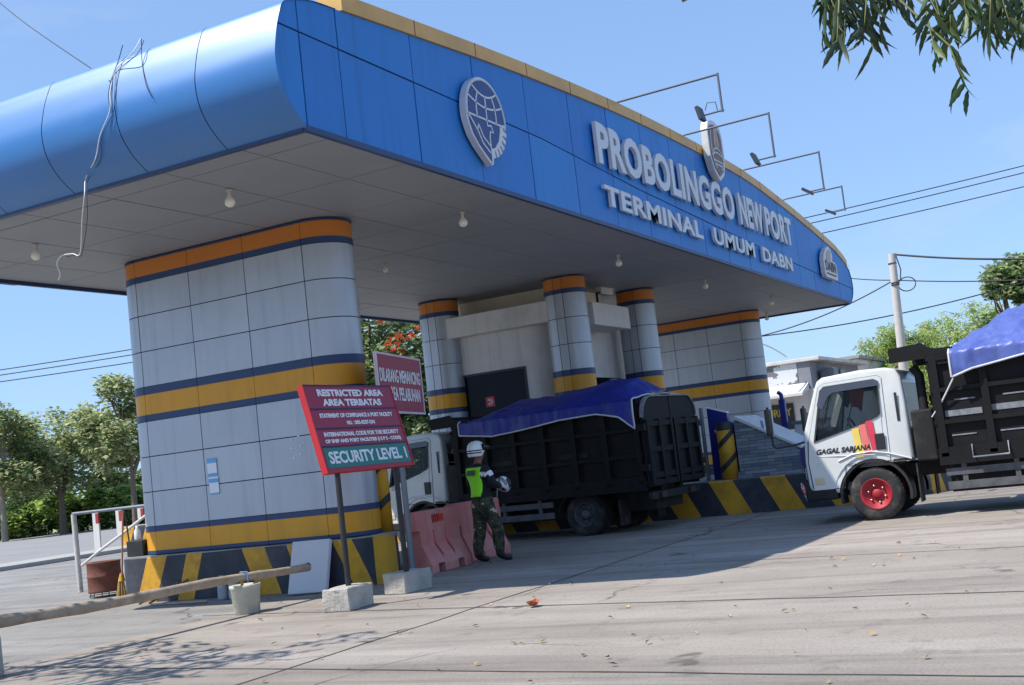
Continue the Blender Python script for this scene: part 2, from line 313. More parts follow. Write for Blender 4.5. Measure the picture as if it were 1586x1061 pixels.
def concrete_ground(name='ground_concrete', t=(1, 1, 1)):
    C = lambda r, g, b_: tuple(s2l(v / 255) * k for v, k in zip((r, g, b_), t))
    m = bpy.data.materials.new(name); m.use_nodes = True; n = m.node_tree.nodes; l = m.node_tree.links; b = n['Principled BSDF']
    tc = n.new('ShaderNodeTexCoord'); mp = n.new('ShaderNodeMapping'); mp.inputs['Rotation'].default_value = (0, 0, rad(12)); mp.inputs['Scale'].default_value = (1, .22, 1)
    l.new(tc.outputs['Object'], mp.inputs[0])
    def nz(scale, det=7, vec=None, ro=.65):
        q = n.new('ShaderNodeTexNoise'); q.inputs['Scale'].default_value = scale; q.inputs['Detail'].default_value = det; q.inputs['Roughness'].default_value = ro
        l.new(vec or tc.outputs['Object'], q.inputs['Vector']); return q.outputs['Fac']
    def rng(src, a, b_, c, d):
        q = n.new('ShaderNodeMapRange'); q.inputs[1].default_value = a; q.inputs[2].default_value = b_; q.inputs[3].default_value = c; q.inputs[4].default_value = d
        l.new(src, q.inputs[0]); return q.outputs[0]
    def mix(a, bcol, fac, mode='MIX'):
        q = n.new('ShaderNodeMix'); q.data_type = 'RGBA'; q.blend_type = mode
        if isinstance(a, tuple): q.inputs[6].default_value = (*a, 1)
        else: l.new(a, q.inputs[6])
        q.inputs[7].default_value = (*bcol, 1); l.new(fac, q.inputs[0]); return q.outputs[2]
    c = mix(C(136, 127, 118), C(157, 148, 138), rng(nz(.35), .3, .7, 0, 1))
    c = mix(c, C(172, 164, 157), rng(nz(1.1, 8, mp.outputs[0]), .48, .72, 0, .65))      # worn pale streaks along the traffic
    c = mix(c, C(102, 94, 88), rng(nz(.8, 8, mp.outputs[0], .7), .5, .74, 0, .6))     # tyre and oil film
    mp2 = n.new('ShaderNodeMapping'); mp2.inputs['Rotation'].default_value = (0, 0, rad(5)); mp2.inputs['Scale'].default_value = (1, .035, 1); l.new(tc.outputs['Object'], mp2.inputs[0])
    c = mix(c, C(98, 90, 83), rng(nz(1.9, 5, mp2.outputs[0], .6), .52, .66, 0, .5))      # long tyre tracks
    c = mix(c, C(82, 77, 73), rng(nz(2.3, 8), .56, .74, 0, .55))
    c = mix(c, C(60, 56, 53), rng(nz(1.1, 3), .68, .72, 0, .6))                          # oil drips
    c = mix(c, C(78, 75, 73), rng(nz(38, 4), .52, .7, 0, .5))                          # grit
    vm = n.new('ShaderNodeMixRGB'); vm.inputs[0].default_value = .35; l.new(tc.outputs['Object'], vm.inputs[1]); nv_ = n.new('ShaderNodeTexNoise'); nv_.inputs['Scale'].default_value = 1.6; nv_.inputs['Detail'].default_value = 8; l.new(tc.outputs['Object'], nv_.inputs['Vector']); l.new(nv_.outputs['Color'], vm.inputs[2])
    vo = n.new('ShaderNodeTexVoronoi'); vo.feature = 'DISTANCE_TO_EDGE'; vo.inputs['Scale'].default_value = .45; l.new(vm.outputs[0], vo.inputs['Vector'])
    ck = n.new('ShaderNodeMath'); ck.operation = 'MULTIPLY'; l.new(rng(vo.outputs['Distance'], .0015, .005, 1, 0), ck.inputs[0]); l.new(rng(nz(.3, 2), .5, .56, 0, .75), ck.inputs[1])
    c = mix(c, C(66, 62, 60), ck.outputs[0])                                            # hairline cracks in some slabs
    sp = n.new('ShaderNodeSeparateXYZ'); l.new(tc.outputs['Object'], sp.inputs[0])
    def mt(op, a, k):
        q = n.new('ShaderNodeMath'); q.operation = op; l.new(a, q.inputs[0])
        if isinstance(k, (int, float)): q.inputs[1].default_value = k
        else: l.new(k, q.inputs[1])
        return q.outputs[0]
    fx = mt('FLOOR', mt('DIVIDE', mt('ADD', mt('ADD', sp.outputs[0], 1.9), mt('MULTIPLY', sp.outputs[1], -.13)), 3.1), 0); fy = mt('FLOOR', mt('DIVIDE', mt('ADD', sp.outputs[1], 1.3), 7.6), 0)
    cb = n.new('ShaderNodeCombineXYZ'); l.new(fx, cb.inputs[0]); l.new(fy, cb.inputs[1]); wn = n.new('ShaderNodeTexWhiteNoise'); wn.noise_dimensions = '2D'; l.new(cb.outputs[0], wn.inputs['Vector'])
    hs = n.new('ShaderNodeHueSaturation'); l.new(rng(wn.outputs['Value'], 0, 1, .88, 1.1), hs.inputs['Value']); l.new(c, hs.inputs['Color']); c = hs.outputs[0]
    l.new(c, b.inputs['Base Color']); b.inputs['Roughness'].default_value = .88
    bp = n.new('ShaderNodeBump'); bp.inputs['Strength'].default_value = .35; bp.inputs['Distance'].default_value = .02
    l.new(nz(45, 6), bp.inputs['Height']); l.new(bp.outputs[0], b.inputs['Normal'])
    return m
CONC = concrete_ground()
ROADC = concrete_ground('access_concrete', (.84, .92, 1.0))
def slate():
    m = bpy.data.materials.new('slate_cladding'); m.use_nodes = True; n = m.node_tree.nodes; l = m.node_tree.links; b = n['Principled BSDF']
    tc = n.new('ShaderNodeTexCoord'); sp = n.new('ShaderNodeSeparateXYZ'); cb = n.new('ShaderNodeCombineXYZ'); l.new(tc.outputs['Object'], sp.inputs[0])
    ad = n.new('ShaderNodeMath'); l.new(sp.outputs[0], ad.inputs[0]); l.new(sp.outputs[1], ad.inputs[1]); l.new(ad.outputs[0], cb.inputs[0]); l.new(sp.outputs[2], cb.inputs[1])
    br = n.new('ShaderNodeTexBrick'); br.inputs['Scale'].default_value = 2.2; br.inputs['Color1'].default_value = (*C(100, 106, 116), 1); br.inputs['Color2'].default_value = (*C(146, 152, 160), 1)
    br.inputs['Mortar'].default_value = (*C(60, 64, 72), 1); br.inputs['Mortar Size'].default_value = .008; br.inputs['Brick Width'].default_value = .7; br.inputs['Row Height'].default_value = .14
    l.new(cb.outputs[0], br.inputs['Vector']); l.new(br.outputs[0], b.inputs['Base Color']); b.inputs['Roughness'].default_value = .7
    bp = n.new('ShaderNodeBump'); bp.inputs['Strength'].default_value = .6; bp.inputs['Distance'].default_value = .02; l.new(br.outputs['Fac'], bp.inputs['Height']); bp.invert = True; l.new(bp.outputs[0], b.inputs['Normal'])
    return m
SLATE = slate()
def camo():
    m = bpy.data.materials.new('camouflage_cloth'); m.use_nodes = True; n = m.node_tree.nodes; l = m.node_tree.links; b = n['Principled BSDF']; b.inputs['Roughness'].default_value = .9
    tc = n.new('ShaderNodeTexCoord'); nz = n.new('ShaderNodeTexNoise'); nz.inputs['Scale'].default_value = 11; nz.inputs['Detail'].default_value = 2; l.new(tc.outputs['Object'], nz.inputs['Vector'])
    cr = n.new('ShaderNodeValToRGB'); cr.color_ramp.interpolation = 'CONSTANT'; e = cr.color_ramp.elements
    e[0].color = (*C(34, 36, 32), 1); e[0].position = 0; e[1].color = (*C(52, 58, 42), 1); e[1].position = .42
    for p, c in ((.52, C(86, 78, 58)), (.58, C(40, 44, 36)), (.66, C(176, 168, 140))): q = e.new(p); q.color = (*c, 1)
    l.new(nz.outputs['Fac'], cr.inputs[0]); l.new(cr.outputs[0], b.inputs['Base Color']); return m
CAMO = camo()

# ------------------------------------------------------------------ ground
def sheet(name, poly, z, m, kind='structure'):
    b = MB(); b.add([(x, y, z) for x, y in poly], [tuple(range(len(poly)))]); return tag(b.build(name, m), kind=kind)
sheet('ground', [(-1500, -1500), (1500, -1500), (1500, 1500), (-1500, 1500)], -.012, GRASSM)
sheet('concrete_apron', [(-30, -60), (120, -60), (120, 19), (16.5, 13.2), (13.3, 10.2), (-30, 10.4)], 0, CONC)
sheet('access_road', [(-60, 10.0), (120, 10.0), (120, 30.3), (-60, 30.3)], -.004, ROADC)
sheet('highway', [(-200, 32.6), (300, 32.6), (300, 79), (-200, 79)], -.004, ASPH)
b = MB(); b.box((-200, 30.3, -.01), (300, 32.6, .13), bev=.03); tag(b.build('median_kerb', KERBC), kind='structure')
b = MB()
for y0 in (44.0, 55.0):
    for k in range(40): b.box((-20 + k * 6, y0, -.003), (-17 + k * 6, y0 + .15, .001))
tag(b.build('road_marking', KERBC), kind='structure')
def joint(pts, wd, name='expansion_joint', m=SEAM):
    b = MB(); P = []
    for (a, c) in zip(pts[:-1], pts[1:]):
        n = max(2, int(math.dist(a, c) / .25))
        for i in range(n): P.append(Vector((a[0] + (c[0] - a[0]) * i / n, a[1] + (c[1] - a[1]) * i / n, 0)))
    P.append(Vector((*pts[-1], 0)))
    V = []; k0 = random.random() * 50
    for i, p in enumerate(P):
        d = (P[min(i + 1, len(P) - 1)] - P[max(i - 1, 0)]).normalized(); s = Vector((-d.y, d.x, 0))
        q = mnoise.noise((p.x * 1.3, p.y * 1.3, k0)) * .025; ww = wd * (.7 + .6 * abs(mnoise.noise((p.x * 3, p.y * 3, k0 + 9))))
        V += [p + s * (q + ww / 2) + Vector((0, 0, .004)), p + s * (q - ww / 2) + Vector((0, 0, .004))]
    b.add(V, [(2 * i, 2 * i + 1, 2 * i + 3, 2 * i + 2) for i in range(len(P) - 1)]); return tag(b.build(name, m), kind='structure')
JM = mat('joint_filler', C(74, 70, 68), .95, var=.3, scale=9)
for k in range(-1, 6):
    x0 = 7.3 + 3.1 * k; sl_ = .13
    joint([(x0 - sl_ * 16, -12), (x0 + sl_ * 8.5 - .2, 10.6)] if k < 2 else [(x0 - sl_ * 16, -12), (x0 + .5, 7)], .03 if k < 2 else .022, m=JM)
joint([(2, 6.34), (22, 6.28)], .03, m=JM); joint([(2, -1.2), (40, -1.5)], .03, m=JM)

# ------------------------------------------------------------------ gate canopy
YF, YB, ZS = 7.36, 15.5, 5.24
XM = 24.0
LEFT = [(10.04, ZS), (9.80, 5.42), (9.64, 5.64), (9.59, 5.9), (9.63, 6.15), (9.72, 6.42), (9.86, 6.62)]
TOPL = [(10.29, 6.75), (10.8, 6.80), (12.41, 6.94), (14.06, 7.08), (15.66, 7.20), (17.27, 7.30), (18.88, 7.39), (20.5, 7.45), (22.1, 7.49), (24.3, 7.52),
        (26.85, 7.50), (28.5, 7.43), (31.4, 7.22), (33.5, 7.03), (36.1, 6.76), (37.2, 6.55)]
RIGHT = [(37.85, 6.35), (38.12, 6.1), (38.2, 5.85), (38.1, 5.6), (37.9, 5.42), (37.6, ZS)]
def sampler(tab):
    xs = [p[0] for p in tab]; zs = [p[1] for p in tab]
    return lambda x: float(np.interp(x, xs, zs))
upper = sampler([(9.59, 5.9), (9.63, 6.15), (9.72, 6.42), (9.86, 6.62)] + TOPL + [(37.85, 6.35), (38.12, 6.1), (38.2, 5.85)])
lower = sampler([(9.59, 5.9), (9.64, 5.64), (9.80, 5.42), (10.04, ZS), (37.6, ZS), (37.9, 5.42), (38.1, 5.6), (38.2, 5.85)])
midz = sampler([(9, 6.33), (16, 6.3), (20, 6.12), (30, 5.86), (39, 5.72)])
gate = thing('port_gate', 'long blue arched gate canopy carried on silver pillars with yellow bands over the lanes', 'gate', (XM, 11.4, 0))
# roof skin with the bullnose ends (smooth profile)
def smooth_prof(P, n=5):
    out = []
    for i in range(len(P) - 1):
        p0, p1, p2, p3 = P[max(i - 1, 0)], P[i], P[i + 1], P[min(i + 2, len(P) - 1)]
        for k in range(n):
            t = k / n; q = []
            for a in (0, 1): q.append(.5 * (2 * p1[a] + (p2[a] - p0[a]) * t + (2 * p0[a] - 5 * p1[a] + 4 * p2[a] - p3[a]) * t * t + (3 * p1[a] - p0[a] - 3 * p2[a] + p3[a]) * t ** 3))
            out.append(tuple(q))
    return out + [P[-1]]
def skin(prof, y0, y1, name, m, seams):
    b = MB(); ys = [y0]; gap = .012
    for s in seams: ys += [s - gap / 2, s + gap / 2]
    ys += [y1]
    cx = sum(p[0] for p in prof) / len(prof); cz = sum(p[1] for p in prof) / len(prof)
    for i in range(0, len(ys), 2):
        V = [(x, ys[i], z) for x, z in prof] + [(x, ys[i + 1], z) for x, z in prof]; n = len(prof)
        b.add(V, [(k, k + 1, n + k + 1, n + k) for k in range(n - 1)], 0, True)
    for s in seams:   # recessed joint
        V = [(x + (.012 if x < XM else -.012), s - gap, z - .004) for x, z in prof] + [(x + (.012 if x < XM else -.012), s + gap, z - .004) for x, z in prof]; n = len(prof)
        b.add(V, [(k, k + 1, n + k + 1, n + k) for k in range(n - 1)], 1, True)
    return b.build(name, [m, SEAM], gate, True)
LP = smooth_prof(LEFT + [TOPL[0], TOPL[1]]); RP = smooth_prof(TOPL[-2:] + RIGHT)
seams = [8.45 + 1.2 * k for k in range(6)]
skin(LP, YF - .02, YB + .02, 'bullnose', BLUEG, seams); skin(RP, YF - .02, YB + .02, 'bullnose', BLUEG, seams)
TP = smooth_prof(TOPL[1:-1]); skin(TP, YF + .3, YB, 'roof_deck', mat('roof_sheet', C(170, 174, 180), .6), [])
# fascia panels
def fascia(y, sgn, name):
    b = MB(); xs = [9.6, 10.06] + [10.78 + 1.59 * k for k in range(18)] + [38.19]
    xs = [x for x in xs if x <= 38.19]; g = .011
    for xa, xb in zip(xs[:-1], xs[1:]):
        a, c = xa + g, xb - g
        for (lo, hi) in ((lower, lambda x: midz(x) - g), (lambda x: midz(x) + g, upper)):
            n = 8; V = []; dz = random.uniform(-.003, .003)
            for k in range(n + 1):
                x = a + (c - a) * k / n; z0, z1 = lo(x), hi(x)
                z0 = max(z0, lower(x)); z1 = min(z1, upper(x))
                if z1 < z0: z0 = z1
                for yy in (y + dz, y + sgn * .03): V += [(x, yy, z0), (x, yy, z1)]
            F = []
            for k in range(n):
                i = 4 * k; j = i + 4
                F += [(i, j, j + 1, i + 1), (i + 2, i + 3, j + 3, j + 2), (i + 1, j + 1, j + 3, i + 3), (i, i + 2, j + 2, j)]
            F += [(0, 1, 3, 2), (4 * n, 4 * n + 2, 4 * n + 3, 4 * n + 1)]
            b.add(V, F)
    n = 80; V = []
    for k in range(n + 1):
        x = 9.62 + (38.17 - 9.62) * k / n; V += [(x, y + sgn * .02, lower(x)), (x, y + sgn * .02, upper(x))]
    b.add(V, [(2 * k, 2 * k + 2, 2 * k + 3, 2 * k + 1) for k in range(n)], 1)
    return b.build(name, [BLUE, SEAM], gate, True)
fas = fascia(YF, 1, 'fascia'); fascia(YB, -1, 'fascia')
# gold coping along the arch, front and back
def coping(y0, y1, xa=10.9):
    b = MB(); xs = np.linspace(xa, 37.7, 90); V = []
    for x in xs:
        z = upper(x) + .006; V += [(x, y0, z), (x, y1, z), (x, y1, z + .22), (x, y0, z + .20)]
    F = []
    for k in range(len(xs) - 1):
        i = 4 * k; j = i + 4; F += [(i, j, j + 1, i + 1), (i + 1, j + 1, j + 2, i + 2), (i + 2, j + 2, j + 3, i + 3), (i + 3, j + 3, j, i)]
    F += [(0, 1, 2, 3), (4 * 89, 4 * 89 + 3, 4 * 89 + 2, 4 * 89 + 1)]
    b.add(V, F)
    for k in range(17):
        x = 12.49 + 1.59 * k; z = upper(x) + .006; b.box((x - .006, y0 - .003, z), (x + .006, y0 + .002, z + .2), 1)
    return b.build('coping', [GOLD, SEAM], gate, True)
coping(YF - .03, YF + .5); coping(YB - .5, YB + .03, 12.8)
# soffit panels
b = MB(); xs = [10.1] + [10.53 + 1.59 * k for k in range(17)] + [37.55]; ys = [YF + .04] + [8.34 + 1.2 * k for k in range(6)] + [YB - .04]; g = .010
for xa, xb in zip(xs[:-1], xs[1:]):
    for ya, yb in zip(ys[:-1], ys[1:]):
        z = ZS + random.uniform(-.002, .002); b.box((xa + g, ya + g, z), (xb - g, yb - g, z + .02))
b.add([(10.05, YF, ZS + .018), (37.6, YF, ZS + .018), (37.6, YB, ZS + .018), (10.05, YB, ZS + .018)], [(0, 1, 2, 3)], 1)
b.build('soffit', [SOFF, SEAM], gate, True)
b = MB(); t = .05
b.box((10.03, YF - .015, ZS - .03), (37.6, YF + .04, ZS + .035)); b.box((10.03, YB - .04, ZS - .06), (37.6, YB + .015, ZS + .05))
b.box((10.02, YF + .04, ZS - .02), (10.1, YB - .04, ZS + .03)); b.box((37.55, YF + .04, ZS - .05), (37.62, YB - .04, ZS + .03))
b.build('edge_trim', NAVY, gate, True)

def stadium(cx, ya, yb, R, n=14):
    P = []   # start at the -X flat side, near end, running round
    for k in range(n + 1):
        a = math.pi + math.pi * k / n; P.append((cx + R * math.cos(a), ya + R * math.sin(a)))
    for k in range(n + 1):
        a = math.pi * k / n; P.append((cx + R * math.cos(a), yb + R * math.sin(a)))
    return P
def path_pts(P):
    L = [0]; Q = P + [P[0]]
    for a, c in zip(Q[:-1], Q[1:]): L.append(L[-1] + math.dist(a, c))
    T = L[-1]
    def f(s):
        s %= T; i = min(np.searchsorted(L, s, 'right') - 1, len(P) - 1); t = (s - L[i]) / max(1e-9, L[i + 1] - L[i])
        return Vector((Q[i][0] + (Q[i + 1][0] - Q[i][0]) * t, Q[i][1] + (Q[i + 1][1] - Q[i][1]) * t, 0))
    return f, T
ROWS = [(.69, .745, 'n'), (.745, 1.03, 'y'), (1.03, 1.11, 'n'), (1.11, 1.635, 's'), (1.635, 2.17, 's'), (2.17, 2.71, 's'), (2.71, 2.81, 'n'), (2.81, 3.12, 'y'), (3.12, 3.24, 'n'),
        (3.24, 3.785, 's'), (3.785, 4.34, 's'), (4.34, 4.865, 's'), (4.865, 4.955, 'n'), (4.955, 5.19, 'o'), (5.19, ZS - .022, 'n')]
def pillar(cx, ya, yb, R, splits):
    root = None
    P = stadium(cx, ya, yb, R); f, T = path_pts(P)
    core = MB(); Pi = stadium(cx, ya, yb, R - .02); core.prism(Pi, lambda a, c: (a, c, .68), lambda a, c: (a, c, ZS - .02))
    root = core.build('pillar', SEAM, gate, True)
    arc = math.pi * R; flat = yb - ya
    cuts = [0, arc / 2, arc] + [arc + flat * k / splits for k in range(1, splits)] + [arc + flat, arc * 1.5 + flat, 2 * arc + flat] + [2 * arc + flat + flat * k / splits for k in range(1, splits)] + [T]
    cuts = [0] + [arc] + [arc + flat * k / splits for k in range(1, splits)] + [arc + flat, 2 * arc + flat] + [2 * arc + flat + flat * k / splits for k in range(1, splits)] + [T]
    g = .007
    parts = {'s': ('cladding', SILVER), 'y': ('yellow_band', YELL), 'o': ('orange_band', ORNG), 'n': ('navy_stripe', NAVY)}
    B = {}
    for z0, z1, kd in ROWS:
        zone = (kd, 0) if kd == 's' and z0 < 2.7 else ((kd, 1) if kd == 's' else (kd, z0)); b = B.setdefault(zone, MB()); out = .006 if kd == 'n' else 0
        for s0, s1 in zip(cuts[:-1], cuts[1:]):
            n = max(1, int((s1 - s0) / .09)) if s1 - s0 > 0 else 1
            g = .007 if kd == 's' else .004; ss = [s0 + g + (s1 - s0 - 2 * g) * k / n for k in range(n + 1)]
            zz0, zz1 = z0 + (g if kd == 's' else 0), z1 - (g if kd == 's' else 0); dj = random.uniform(-.0015, .0015)
            V = []
            for s in ss:
                p = f(s); ctr = Vector((cx, min(max(p.y, ya), yb), 0)); nn = (p - ctr).normalized(); q = p + nn * (out + dj)
                V += [(q.x, q.y, zz0), (q.x, q.y, zz1), (p.x - nn.x * .015, p.y - nn.y * .015, zz0), (p.x - nn.x * .015, p.y - nn.y * .015, zz1)]
            F = []
            for k in range(n):
                i = 4 * k; j = i + 4; b.add([V[i], V[j], V[j + 1], V[i + 1]], [(0, 1, 2, 3)], 0, False) if False else None
                F += [(i, j, j + 1, i + 1)]
            k0 = len(b.v); b.add(V, F, 0, True)
            b.add(V, [(4 * k + 1, 4 * k + 5, 4 * k + 7, 4 * k + 3) for k in range(n)] + [(4 * k + 2, 4 * k + 6, 4 * k + 4, 4 * k) for k in range(n)] + [(0, 1, 3, 2), (4 * n + 2, 4 * n + 3, 4 * n + 1, 4 * n)])
    for (kd, _), b in B.items(): b.build(parts[kd][0], parts[kd][1], root, True)
    # mesh children sit under the pillar, whose own origin is the gate's
    return root
pillar(13.87, 10.12, 13.36, .47, 3); pillar(35.1, 10.12, 13.36, .47, 3)
for cx, cyy in ((22.62, 10.3), (22.62, 13.45), (26.4, 10.2), (26.4, 13.45)): pillar(cx, cyy - .1, cyy + .1, .36, 1)

# raised letters on the fascia
def raised(s, x0, x1, z0, z1, depth, bold):
    me = text_mesh(s, x1 - x0, z1 - z0, depth, bold, 1.07)
    M = frame((( x0 + x1) / 2, YF - .045, (z0 + z1) / 2), (1, 0, 0), (0, 0, 1))
    for k, m in enumerate(islands(me)):
        m.transform(Matrix.Translation((-XM, -11.4, 0)) @ M); m.materials.append(LETTER); m.materials[0] = LETTER; link('letter', m, fas)
raised('PROBOLINGGO', 17.95, 25.6, 6.24, 6.98, .065, .034); raised('NEW', 26.0, 27.95, 6.24, 6.98, .065, .034); raised('PORT', 28.15, 30.65, 6.24, 6.98, .065, .034)
raised('TERMINAL', 18.05, 23.1, 5.55, 5.9, .055, .03); raised('UMUM', 23.85, 26.85, 5.55, 5.9, .055, .03); raised('DABN', 27.55, 30.3, 5.55, 5.9, .055, .03)

def plate(name, poly, ox, oz, d0, d1, m, parent):     # polygon in fascia plane, between distances d0..d1 in front of it
    b = MB(); b.prism(poly, lambda a, c: (ox + a, YF - d0, oz + c), lambda a, c: (ox + a, YF - d1, oz + c)); return b.build(name, m, parent, True)
def ribbons(name, lines, ox, oz, d, wd, m, parent):
    b = MB()
    for ln in lines:
        P = [Vector((ox + a, 0, oz + c)) for a, c in ln]; V = []
        for i, p in enumerate(P):
            t = (P[min(i + 1, len(P) - 1)] - P[max(i - 1, 0)]).normalized(); s = Vector((-t.z, 0, t.x)) * wd / 2
            for dd in (d, d - .02): V += [(p.x + s.x, YF - dd, p.z + s.z), (p.x - s.x, YF - dd, p.z - s.z)]
        F = []
        for i in range(len(P) - 1):
            k = 4 * i; F += [(k, k + 1, k + 5, k + 4), (k + 2, k + 6, k + 7, k + 3), (k, k + 4, k + 6, k + 2), (k + 1, k + 3, k + 7, k + 5)]
        F += [(0, 2, 3, 1), (len(V) - 4, len(V) - 3, len(V) - 1, len(V) - 2)]
        b.add(V, F)
    return b.build(name, m, parent, True)
def arc(cx, cy, rx, ry, a0, a1, n=16): return [(cx + rx * math.cos(rad(a0 + (a1 - a0) * k / n)), cy + ry * math.sin(rad(a0 + (a1 - a0) * k / n))) for k in range(n + 1)]
# globe, bird and cogwheel emblem
EX, EZ = 13.98, 6.13
out = arc(0, .04, .56, .56, -8, 190, 30) + [(-.53, -.12), (-.45, -.28), (-.3, -.42), (-.12, -.54), (.03, -.63)]
gear = []
for k in range(6):
    a = -82 + 12.5 * k
    gear += [(.02 + .56 * math.cos(rad(a)), .04 + .56 * math.sin(rad(a))), (.02 + .56 * math.cos(rad(a + 7)), .04 + .56 * math.sin(rad(a + 7))), (.02 + .46 * math.cos(rad(a + 8)), .04 + .46 * math.sin(rad(a + 8))), (.02 + .46 * math.cos(rad(a + 12)), .04 + .46 * math.sin(rad(a + 12)))]
emb = plate('emblem', [(.03, -.63), (.08, -.6)] + gear + out[:-1], EX, EZ, .04, .13, mat('emblem_silver', C(206, 206, 208), .45, metal=.2), gate)
tag(emb, 'round globe, bird and cogwheel emblem in silver and navy')
NAVYF = mat('emblem_navy', C(30, 58, 120), .4)
plate('emblem_face', arc(0, .04, .51, .51, 0, 180, 26) + [(-.49, -.1), (-.41, -.26), (-.27, -.39), (-.1, -.5), (.02, -.57), (.03, -.4), (.16, -.36), (.29, -.24), (.36, -.08), (.37, .0)], EX, EZ, .13, .138, NAVYF, emb)
def latitude(z, sag):
    hw_ = math.sqrt(max(0, .53 ** 2 - (z - .04) ** 2)); return [(hw_ * k / 8, z - sag * (1 - (k / 8) ** 2)) for k in range(-8, 9)]
L = [arc(0, .04, .535, .535, -5, 185, 30), [(-.53, .0), (.53, .0)], latitude(.27, .10), latitude(.44, .11), [(0, .0), (0, .33)]]
L += [[(sg * .27, .0), (sg * .275, .12), (sg * .25, .26), (sg * .2, .36)] for sg in (-1, 1)]
L += [[(-.5, -.02), (-.3, -.2), (-.18, -.36), (.0, -.46)], [(-.26, -.1), (-.16, -.26), (.02, -.36)], [(-.3, -.2), (-.26, -.1)], [(.0, .0), (.0, -.08), (.1, -.06), (.15, -.15), (.06, -.15), (.03, -.25), (.04, -.6)]]
ribbons('emblem_line', L, EX, EZ, .144, .026, mat('emblem_silver', C(206, 206, 208)), emb)
# tall shield crest standing over the arch
SX, SZ = 24.5, 7.66
sh = [(-.52, .38), (-.4, .58), (-.12, .66), (.12, .66), (.4, .58), (.52, .38), (.52, -.2), (.34, -.5), (0, -.68), (-.34, -.5), (-.52, -.2)]
cr = plate('crest', sh, SX, SZ, .06, .2, mat('crest_silver', C(200, 198, 194), .4, metal=.25), gate); tag(cr, 'tall silver shield crest with a brown face')
plate('crest_face', [(a * .84, c * .86) for a, c in sh], SX, SZ, .2, .208, mat('crest_brown', C(112, 92, 88), .5, var=.2, scale=6), cr)
ribbons('crest_line', [[(a * .72, c * .76) for a, c in sh + sh[:1]], [(-.14, .1), (-.06, .5), (0, .56), (.06, .5), (.14, .1)], arc(0, -.1, .3, .14, 0, 180), arc(0, -.16, .34, .1, 0, 180), [(-.3, -.25), (.3, -.25)], [(-.28, -.33), (.28, -.33)], arc(0, -.3, .2, .2, 200, 340)], SX, SZ, .218, .03, mat('crest_silver', C(200, 198, 194)), cr)
plate('crest_monument', [(-.13, .05), (-.05, .5), (.05, .5), (.13, .05)], SX, SZ, .208, .214, mat('crest_tan', C(176, 132, 100), .5), cr)
# port company emblem at the far end
DX, DZ = 34.55, 6.1
pl = [(-.82, -.28), (-.74, -.38), (.74, -.38), (.82, -.3), (.82, .1), (.7, .16), (.32, .16), (.42, .34), (.3, .5), (.05, .58), (-.3, .5), (-.62, .34), (-.82, .12)]
db = plate('company_emblem', pl, DX, DZ, .05, .17, mat('emblem_pale', C(206, 200, 198), .45), gate); tag(db, 'pale plate emblem with a sail shape and small lettering')
plate('emblem_sail', [(-.5, .14), (-.36, .34), (-.1, .46), (.12, .48), (.2, .4), (.1, .3), (.14, .2), (.0, .14)], DX, DZ, .17, .18, mat('sail_grey', C(168, 158, 162), .5), db)
me = text_mesh('DABN', 1.3, .3, .01, .03); me.transform(Matrix.Translation((-XM, -11.4, 0)) @ frame((DX, YF - .171, DZ - .03), (1, 0, 0), (0, 0, 1))); me.materials.append(mat('emblem_text', C(64, 62, 74), .5)); link('emblem_lettering', me, db)
plate('emblem_rule', [(-.6, -.24), (.6, -.24), (.6, -.29), (-.6, -.29)], DX, DZ, .17, .176, mat('emblem_text', C(64, 62, 74)), db)
# notices and scraps on the first pillar
b = MB(); b.box((13.385, 12.03, 1.76), (13.396, 12.22, 2.02)); b.box((13.383, 12.02, 1.49), (13.394, 12.21, 1.745)); pp = b
n1 = thing('paper_notice', 'upper pale blue paper notice stuck on the silver pillar above another', 'notice', (13.39, 12.12, 1.76))
b = MB(); b.box((13.386, 12.03, 1.76), (13.393, 12.21, 2.02)); b.build('sheet', PAPER, n1, True)
b = MB(); b.box((13.384, 12.03, 1.95), (13.386, 12.21, 2.02)); b.box((13.384, 12.03, 1.76), (13.386, 12.21, 1.80)); b.build('printed_band', PAPERB, n1, True)
n2 = thing('paper_notice', 'lower pale blue paper notice stuck on the silver pillar under another', 'notice', (13.39, 12.12, 1.49))
b = MB(); b.box((13.386, 12.02, 1.49), (13.393, 12.20, 1.745)); b.build('sheet', PAPER, n2, True)
b = MB(); b.box((13.384, 12.02, 1.66), (13.386, 12.20, 1.72)); b.box((13.384, 12.02, 1.49), (13.386, 12.20, 1.51)); b.build('printed_band', PAPERB, n2, True)
b = MB()
for y, z in ((10.60, 2.12), (10.47, 2.16), (10.61, 2.0), (10.45, 2.02), (10.58, 1.86), (10.46, 1.9)): b.box((13.392, y, z), (13.397, y + .03, z + .02))
b.build('glue_residue', PAPER, gate, True)

